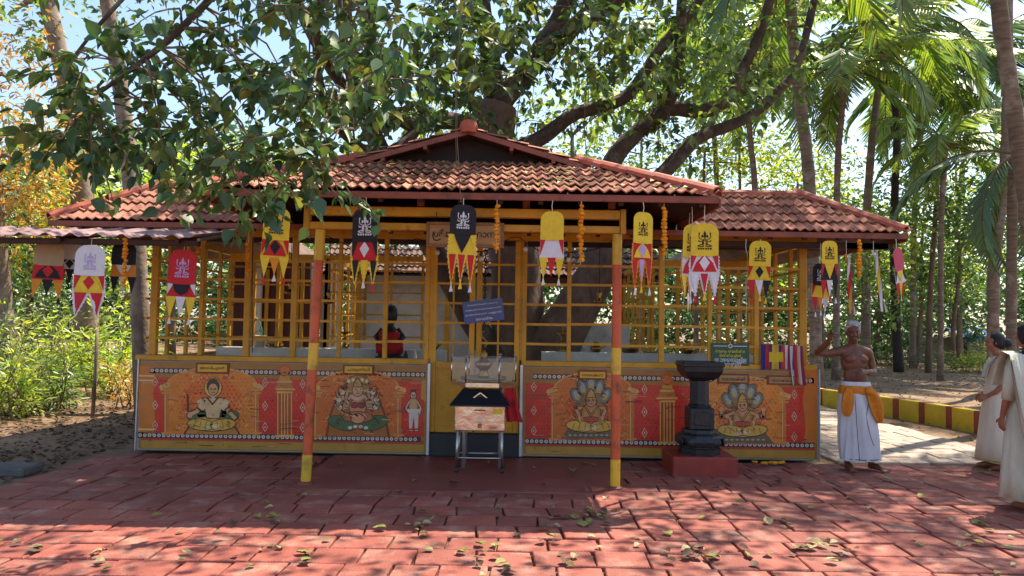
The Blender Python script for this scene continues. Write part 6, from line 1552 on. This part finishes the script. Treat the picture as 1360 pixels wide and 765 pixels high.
yp = onground(1222, 473)
palm((yp.x, 24, 0), [(yp.x + .02, 24, .25)], .1, .08, 9, 2.1, 'young bright green palm growing from the bare earth', 'leaf_lime', 'young_palm', None, 7, (-.55, 1.35), leaflet=.9, dens=22)
palm((at(1340, 430, 16).x, 16, 0), path3([(1345, 250, 16), (1350, 205, 16)]), .1, .09, 7, 3.4, 'dark low palm with drooping fronds behind the leaning palm', 'leaf_palm_dark', seed=8, up=(.9, .6))

# ------------------------------------------------------------------ other trees
def tree(name, label, base, trunk, r0, r1, clumps, matn, leaf, bark='bark', shape='small', group=None, limbs=(), kcat='tree'):
    r = root(name, label, kcat, tuple(base), group); m = MB(); s = bough(m, [Vector(base)] + [Vector(p) for p in trunk], r0, r1, 9)
    for L_ in limbs: bough(m, L_, r1 * .9, .02, 6)
    C = Crown()
    for (c, rx, ry, rz, n) in clumps:
        c = Vector(c); j = min(range(len(s)), key=lambda i: (s[i] - c).length); m.tube([s[j], s[j].lerp(c, .5) + Vector((0, 0, .1)), c], [r1 * .6 + .01, r1 * .35 + .01, .012], 5)
        C.clump(c, rx, ry, rz, n, leaf)
    m.build('trunk', bark, r, True); C.build(r, matn, shape); return r
random.seed(33)
b = gp(1193, 27.5); tr_ = path3([(1190, 420, 27.5), (1187, 300, 27.5), (1191, 160, 27.5), (1176, 100, 27.5), (1172, 40, 27.5)])
tree('crooked_tree', 'dark bare crooked trunk rising from the earth beside the path', b, tr_, .19, .1, [(at(1165, 20, 27.5), 1.2, 1.2, .8, 260)], 'leaf_mid', .25, 'bark_dark')
b = gp(1232, 28); tree('slender_tree', 'slender pale trunked tree near the young palm', b, path3([(1236, 380, 28), (1243, 280, 28), (1247, 200, 28)]), .12, .07, [(at(1235, 250, 28), 2, 2, 1.5, 700), (at(1262, 280, 28), 1.8, 2, 1.3, 600)], 'leaf_mid', .26, 'bark')
WOOD = 'trees of the grove behind the path'
for (px, Y, topy, spread, kind, nl, lab) in (
    (1098, 30, 300, 2.6, 0, 1100, 'light green grove tree seen beyond the eave pennants'), (1128, 25, 330, 1.8, 1, 800, 'mid green grove tree directly behind the man'),
    (1160, 34, 280, 3.0, 0, 1300, 'light green spreading tree behind the dark crooked trunk'), (1215, 33, 300, 3.0, 0, 1200, 'light green tree between the crooked trunk and the young palm'),
    (1266, 31, 330, 2.2, 1, 1100, 'mid green grove tree beside the blue tarpaulin'), (1281, 36, 300, 2.6, 0, 1000, 'light green tree rising behind the blue tarpaulin'),
    (1352, 26, 240, 2.6, 2, 1200, 'dark green grove tree behind the long-haired person'), (1420, 24, 200, 2.6, 1, 1000, 'mid green tree beyond the leaning palm'),
    (1050, 33, 240, 3.0, 0, 1200, 'light green tree behind the ridge of the tiled wing'), (985, 30, 200, 3.0, 0, 1200, 'light green tree behind the thin coconut palm'),
    (925, 29, 200, 2.6, 0, 900, 'light green tree behind the canopy hip'), (850, 32, 190, 2.8, 0, 900, 'light green tree behind the crossing dark limbs'), (1275, 40, 190, 3.4, 0, 1200, 'far light green tree above the short palm')):
    b = gp(px, Y); t_ = at(px + random.uniform(-12, 12), topy, Y); k = Y / 28
    cl = [(t_ + Vector((random.uniform(-1, 1) * spread * .8, random.uniform(-1, 1) * spread * .6, random.uniform(-1.4, .9) * spread * .7)), spread * .6, spread * .6, spread * .45, nl // 5) for _ in range(6)]
    tree('grove_tree', lab, b, [b.lerp(t_, .35) + Vector((random.uniform(-.2, .2), 0, 0)), b.lerp(t_, .7), t_], .085 * k + .03, .05, cl, ('leaf_light', 'leaf_mid', 'leaf_deep')[kind], .22, ('bark', 'bark_pale', 'bark_pale')[random.randrange(3)], group=WOOD)
# left side
b = gp(20, 14.5); tree('mango_tree', 'ochre flowering tree glowing in the sun beyond the awning', b, [b + Vector((-.3, 0, 2)), b + Vector((-.6, 0, 4.5)), b + Vector((-.8, 0, 6.5))], .22, .1,
     [(at(20, 110, 14.5), 1.3, 1.2, 1.0, 700), (at(-40, 180, 14.2), 1.5, 1.2, 1.2, 800), (at(25, 215, 14.3), 1.1, 1.0, 1.0, 800), (at(10, 285, 14.5), 1.1, 1.0, .8, 600), (at(45, 265, 14.9), .9, .9, .8, 400), (at(-10, 30, 14.5), 1.1, 1, .8, 300)], 'leaf_ochre', .17, 'bark_pale', 'long')
b = gp(196, 12.5); tree('pale_tree', 'tall pale trunk rising behind the left tiled roof', b, path3([(183, 340, 12.5), (172, 220, 12.6), (158, 100, 12.7), (140, -10, 12.8), (128, -120, 13)]), .16, .11,
     [(at(150, -60, 12.6), 1.5, 1.5, 1, 500), (at(250, -90, 12), 1.5, 1.5, 1, 500)], 'leaf_fig', .17, 'bark_pale')
b = gp(120, 15.5); tree('pale_tree', 'pale leaning trunk left of the taller pale trunk', b, path3([(112, 300, 15.5), (96, 150, 15.5), (78, 70, 15.5), (58, -20, 15.5)]), .24, .16, [(at(40, -60, 15.5), 1.5, 1.5, 1, 500), (at(10, 20, 15.5), 1, 1, .6, 260)], 'leaf_mid', .18, 'bark_pale')
LW = 'trees beyond the left end of the shrine'
for (px, Y, topy, sp_k, kind, lab) in ((-60, 20, 250, 2.4, 0, 'light tree behind the ochre flowering tree'), (40, 22, 330, 2.0, 1, 'mid green tree showing below the awning sheet'), (110, 20, 300, 1.9, 0, 'light green tree behind the leaning pale trunk'),
      (170, 24, 300, 2.4, 0, 'light green tree behind the tall pale trunk'), (230, 26, 240, 2.6, 1, 'mid green tree behind the left roof ridge'), (330, 27, 230, 2.6, 0, 'light green tree behind the overhanging boughs'), (430, 28, 220, 2.6, 1, 'mid green tree behind the canopy hip and boughs'),
      (540, 27, 200, 2.6, 0, 'light green tree behind the gable'), (650, 30, 200, 2.8, 1, 'mid green tree hidden behind the great trunk'), (760, 28, 180, 2.8, 0, 'light green tree right behind the great limbs'), (-140, 17, 150, 2.6, 2, 'deep green tree past the ochre flowering tree')):
    b = gp(px, Y); t_ = at(px, topy, Y)
    cl = [(t_ + Vector((random.uniform(-1, 1) * sp_k * .8, random.uniform(-1, 1) * sp_k * .6, random.uniform(-1.5, .9) * sp_k * .7)), sp_k * .6, sp_k * .6, sp_k * .45, 240) for _ in range(6)]
    tree('woodland_tree', lab, b, [b.lerp(t_, .4), t_], .14, .07, cl, ('leaf_light', 'leaf_mid', 'leaf_deep')[kind], .22, 'bark', group=LW)
# shrubs
def shrub(name, label, px, py, Y, w, h, n, matn, leaf, shape='long', group=None):
    b = gp(px, Y); r = root(name, label, 'shrub', tuple(b), group); C = Crown(); m = MB()
    for i in range(max(7, n // 60)):
        d = Vector((random.gauss(0, .5) * w / h, random.gauss(0, .45), 1)).normalized(); L = h * random.uniform(.55, 1.0); p1 = b + Vector((random.uniform(-.3, .3) * w, random.uniform(-.25, .25) * w, 0)); e = p1 + d * L
        m.tube([p1, p1.lerp(e, .5) + Vector((random.uniform(-.06, .06), 0, 0)), e], [.014, .01, .004], 5)
        for _ in range(60):
            t = random.uniform(.15, 1.08); q = p1.lerp(e, t) + Vector((random.gauss(0, .09), random.gauss(0, .09), random.gauss(0, .05))) * (w / .8)
            C.C.append(q); C.D.append((q - p1.lerp(e, t)).normalized() + d * .5 + Vector((0, 0, -.25))); C.N.append(Vector((random.gauss(0, .5), random.gauss(-.3, .5), 1))); C.S.append(leaf * random.uniform(.6, 1.25))
    m.build('stems', 'twig', r); C.build(r, matn, shape, 'foliage'); return r
shrub('leafy_shrub', 'bright leafy shrub on the dirt beside the stone slab', 18, 540, 11.2, 1.2, 1.0, 900, 'leaf_light', .15)
shrub('leafy_shrub', 'mid green leafy shrub between the bright one and the pale stake', 70, 530, 12.2, 1.0, 1.0, 700, 'leaf_mid', .14)
shrub('leafy_shrub', 'tall light shrub under the tan-headed pennant', 50, 500, 14.0, 1.6, 1.8, 1300, 'leaf_light', .15)
shrub('leafy_shrub', 'lime green bush right of the pale stake', 150, 470, 14.4, 1.2, 1.5, 1100, 'leaf_lime', .13)
shrub('leafy_shrub', 'dry brownish bush beside the shrine corner', 176, 500, 13, .6, 1.2, 500, 'leaf_ochre', .11)
shrub('leafy_shrub', 'deep green bush at the outer edge of the dirt', -50, 520, 11.5, 1.4, 1.6, 1100, 'leaf_deep', .15)
shrub('leafy_shrub', 'loose green bush behind the white-headed pennant', 110, 480, 16, 1.8, 2.2, 1300, 'leaf_mid', .15)
shrub('leafy_shrub', 'low green shrub at the foot of the grove', 1292, 480, 29, 1.6, 1.2, 700, 'leaf_light', .2); shrub('leafy_shrub', 'dense low shrub far behind the man', 1110, 480, 30, 2.6, 1.4, 800, 'leaf_mid', .2)
shrub('leafy_shrub', 'wide low shrub between the young palm and the crooked trunk', 1165, 480, 33, 3, 1.5, 900, 'leaf_deep', .22)
m = MB(); a = gp(128, 11.8); m.tube([a, a + Vector((.02, 0, .8)), a + Vector((.0, .02, 1.4))], [.03, .027, .022], 9, wob=.06); tag(m.build('wooden_stake', 'bark_pale', org=tuple(a), smooth=True), 'pale wooden stake standing among the shrubs', 'stake')
# far wood: one mass
C = Crown()
for i in range(260):
    x = random.uniform(-46, 50); y = random.uniform(40, 56); h = random.uniform(.6, 9.5) + (2.0 if x < 5 else 0)
    C.clump((x, y, h), 2.6, 2.0, 1.9, 300, .5)
fw = leaf_object('far_wood', C.C, C.D, C.N, C.S, 'leaf_far'); tag(fw, 'distant green wood closing the view behind the shrine', 'wood', kind='stuff')
C = Crown()
for i in range(260):
    x = random.uniform(-36, 42); y = random.uniform(32, 41); h = random.uniform(.3, 1.0) + 4.6 * random.random() ** 1.6; C.clump((x, y, h), 2.2, 1.6, .9, 200, .3)
fu = leaf_object('undergrowth', C.C, C.D, C.N, C.S, 'leaf_deep'); tag(fu, 'green undergrowth below the distant wood', 'undergrowth', kind='stuff')

# shed with blue tarpaulin among the far trunks
p = at(1288, 440, 36); sh_ = root('tarp_shed', 'low shed with pale wall under a bright blue tarpaulin', 'shed', (p.x, 36, 0))
part('wall', 'concrete', sh_, lambda m: m.bbox((p.x - 2.8, 36.3, -.1), (p.x + .9, 36.5, 1.25)))
m = MB(); n = 10; vs = [(p.x - .95 + 1.9 * i / n, 35.2 + j * .55, 1.42 + .12 * j + .05 * math.sin(i * 1.7 + j) - .06 * abs(i - 5) * (j == 0) * .5) for j in range(4) for i in range(n + 1)]
fs = [(j * (n + 1) + i, j * (n + 1) + i + 1, (j + 1) * (n + 1) + i + 1, (j + 1) * (n + 1) + i) for j in range(3) for i in range(n)]; m.add(vs, fs); m.add([(x, y, z - .02) for x, y, z in vs], [f[::-1] for f in fs])
m.add([vs[i] for i in range(n + 1)] + [(vs[i][0], vs[i][1] - .02, vs[i][2] - .25 - .05 * math.sin(i * 2)) for i in range(n + 1)], [(i, n + 1 + i, n + 2 + i, i + 1) for i in range(n)]); m.build('tarpaulin', 'tarp_blue', sh_)
for x in (-.9, .9): part('post', 'bark_dark', sh_, lambda m: m.tube([(p.x + x, 35.25, -.05), (p.x + x, 35.25, 1.4)], .04, 7))

# ------------------------------------------------------------------ fallen leaves
random.seed(5)
LV = []
for k, (matn, c1, c2) in enumerate((('fallen_olive', '#8c8a3e', '#6d7232'), ('fallen_brown', '#6b4a32', '#4a3324'), ('fallen_pale', '#b7a271', '#8f7d55'), ('fallen_yellow', '#c9a93a', '#a08a34'))):
    mat(matn, c1, .7, sec=c2, scale=30, objvar=.25)
    for q in range(2):
        m = MB(); cv = random.uniform(.18, .5); T_ = [(0, 0), (.26, .08), (.4, .32), (.3, .62), (.1, .86), (0, 1.05)]; vs = []
        for s in (1, -1):
            b0 = len(vs)
            for x, y in T_: vs.append((s * x * .085, (y - .5) * .085, .085 * (cv * abs(x) * 1.6 + .35 * cv * (y - .5) ** 2 * 2) + .003 + random.uniform(0, .006)))
        m.add(vs, [(0, 1, 2, 3, 4, 5), (11, 10, 9, 8, 7, 6)]); LV.append(m.mesh('fallen_leaf', matn))
cl = [(random.uniform(250, 1330), random.uniform(655, 760)) for _ in range(26)] + [(430, 715), (560, 690), (720, 720), (860, 715), (800, 690), (1110, 690), (940, 735), (40, 730), (140, 745), (1000, 690), (660, 745), (380, 735)]
n = 0
while n < 190:
    if random.random() < .6: c_ = random.choice(cl); px, py = random.gauss(c_[0], 14), random.gauss(c_[1], 6)
    else: px, py = random.uniform(190, 1350), random.uniform(600, 764)
    p = onground(px, py)
    if p.y < 4.2 or p.y > 8.8 or p.x < -4.6 or (sx_ - .4 < p.x < sx_ + .4 and p.y > 7.9) or (p - Vector((mp.x, mp.y, 0))).length < .25: continue
    o = link('fallen_leaf', random.choice(LV[:6] if random.random() < .85 else LV), None, (p.x, p.y, .008 + random.uniform(0, .004)))
    o.rotation_euler = (random.gauss(0, .12), random.gauss(0, .12), random.uniform(0, 6.28)); k = random.uniform(.6, 1.25); o.scale = (k, k, k)
    tag(o, 'dry curled leaf fallen on the red paving', 'leaf', 'fallen leaves on the red paving'); n += 1
p = onground(1025, 618); m = MB()
for i in range(16): m.ball((p.x + random.gauss(0, .1), p.y + random.gauss(0, .03), .02 + random.uniform(0, .02)), random.uniform(.018, .028), 8, 5, (1.2, 1, .7))
tag(m.build('dropped_garland', 'marigold', org=(p.x, p.y, 0)), 'short marigold garland dropped on the paving by the banner foot', 'garland')
# leaf litter on the bare earth (too many to count)
Cc, Dd, Nn, Ss = [], [], [], []
for _ in range(9000):
    if random.random() < .55: x, y = random.uniform(-9.5, -4.85), random.uniform(4, 13)
    else:
        x, y = random.uniform(6.6, 20), random.uniform(9, 34)
    t = random.uniform(0, 6.28); Cc.append((x, y, ground_z(x, y) + random.uniform(.01, .04))); Dd.append((math.cos(t), math.sin(t), random.gauss(0, .25))); Nn.append((random.gauss(0, .35), random.gauss(0, .35), 1)); Ss.append(random.uniform(.05, .11))
tag(leaf_object('leaf_litter', Cc, Dd, Nn, Ss, 'leaf_litter'), 'brown leaf litter scattered over the bare earth', 'leaf litter', kind='stuff')
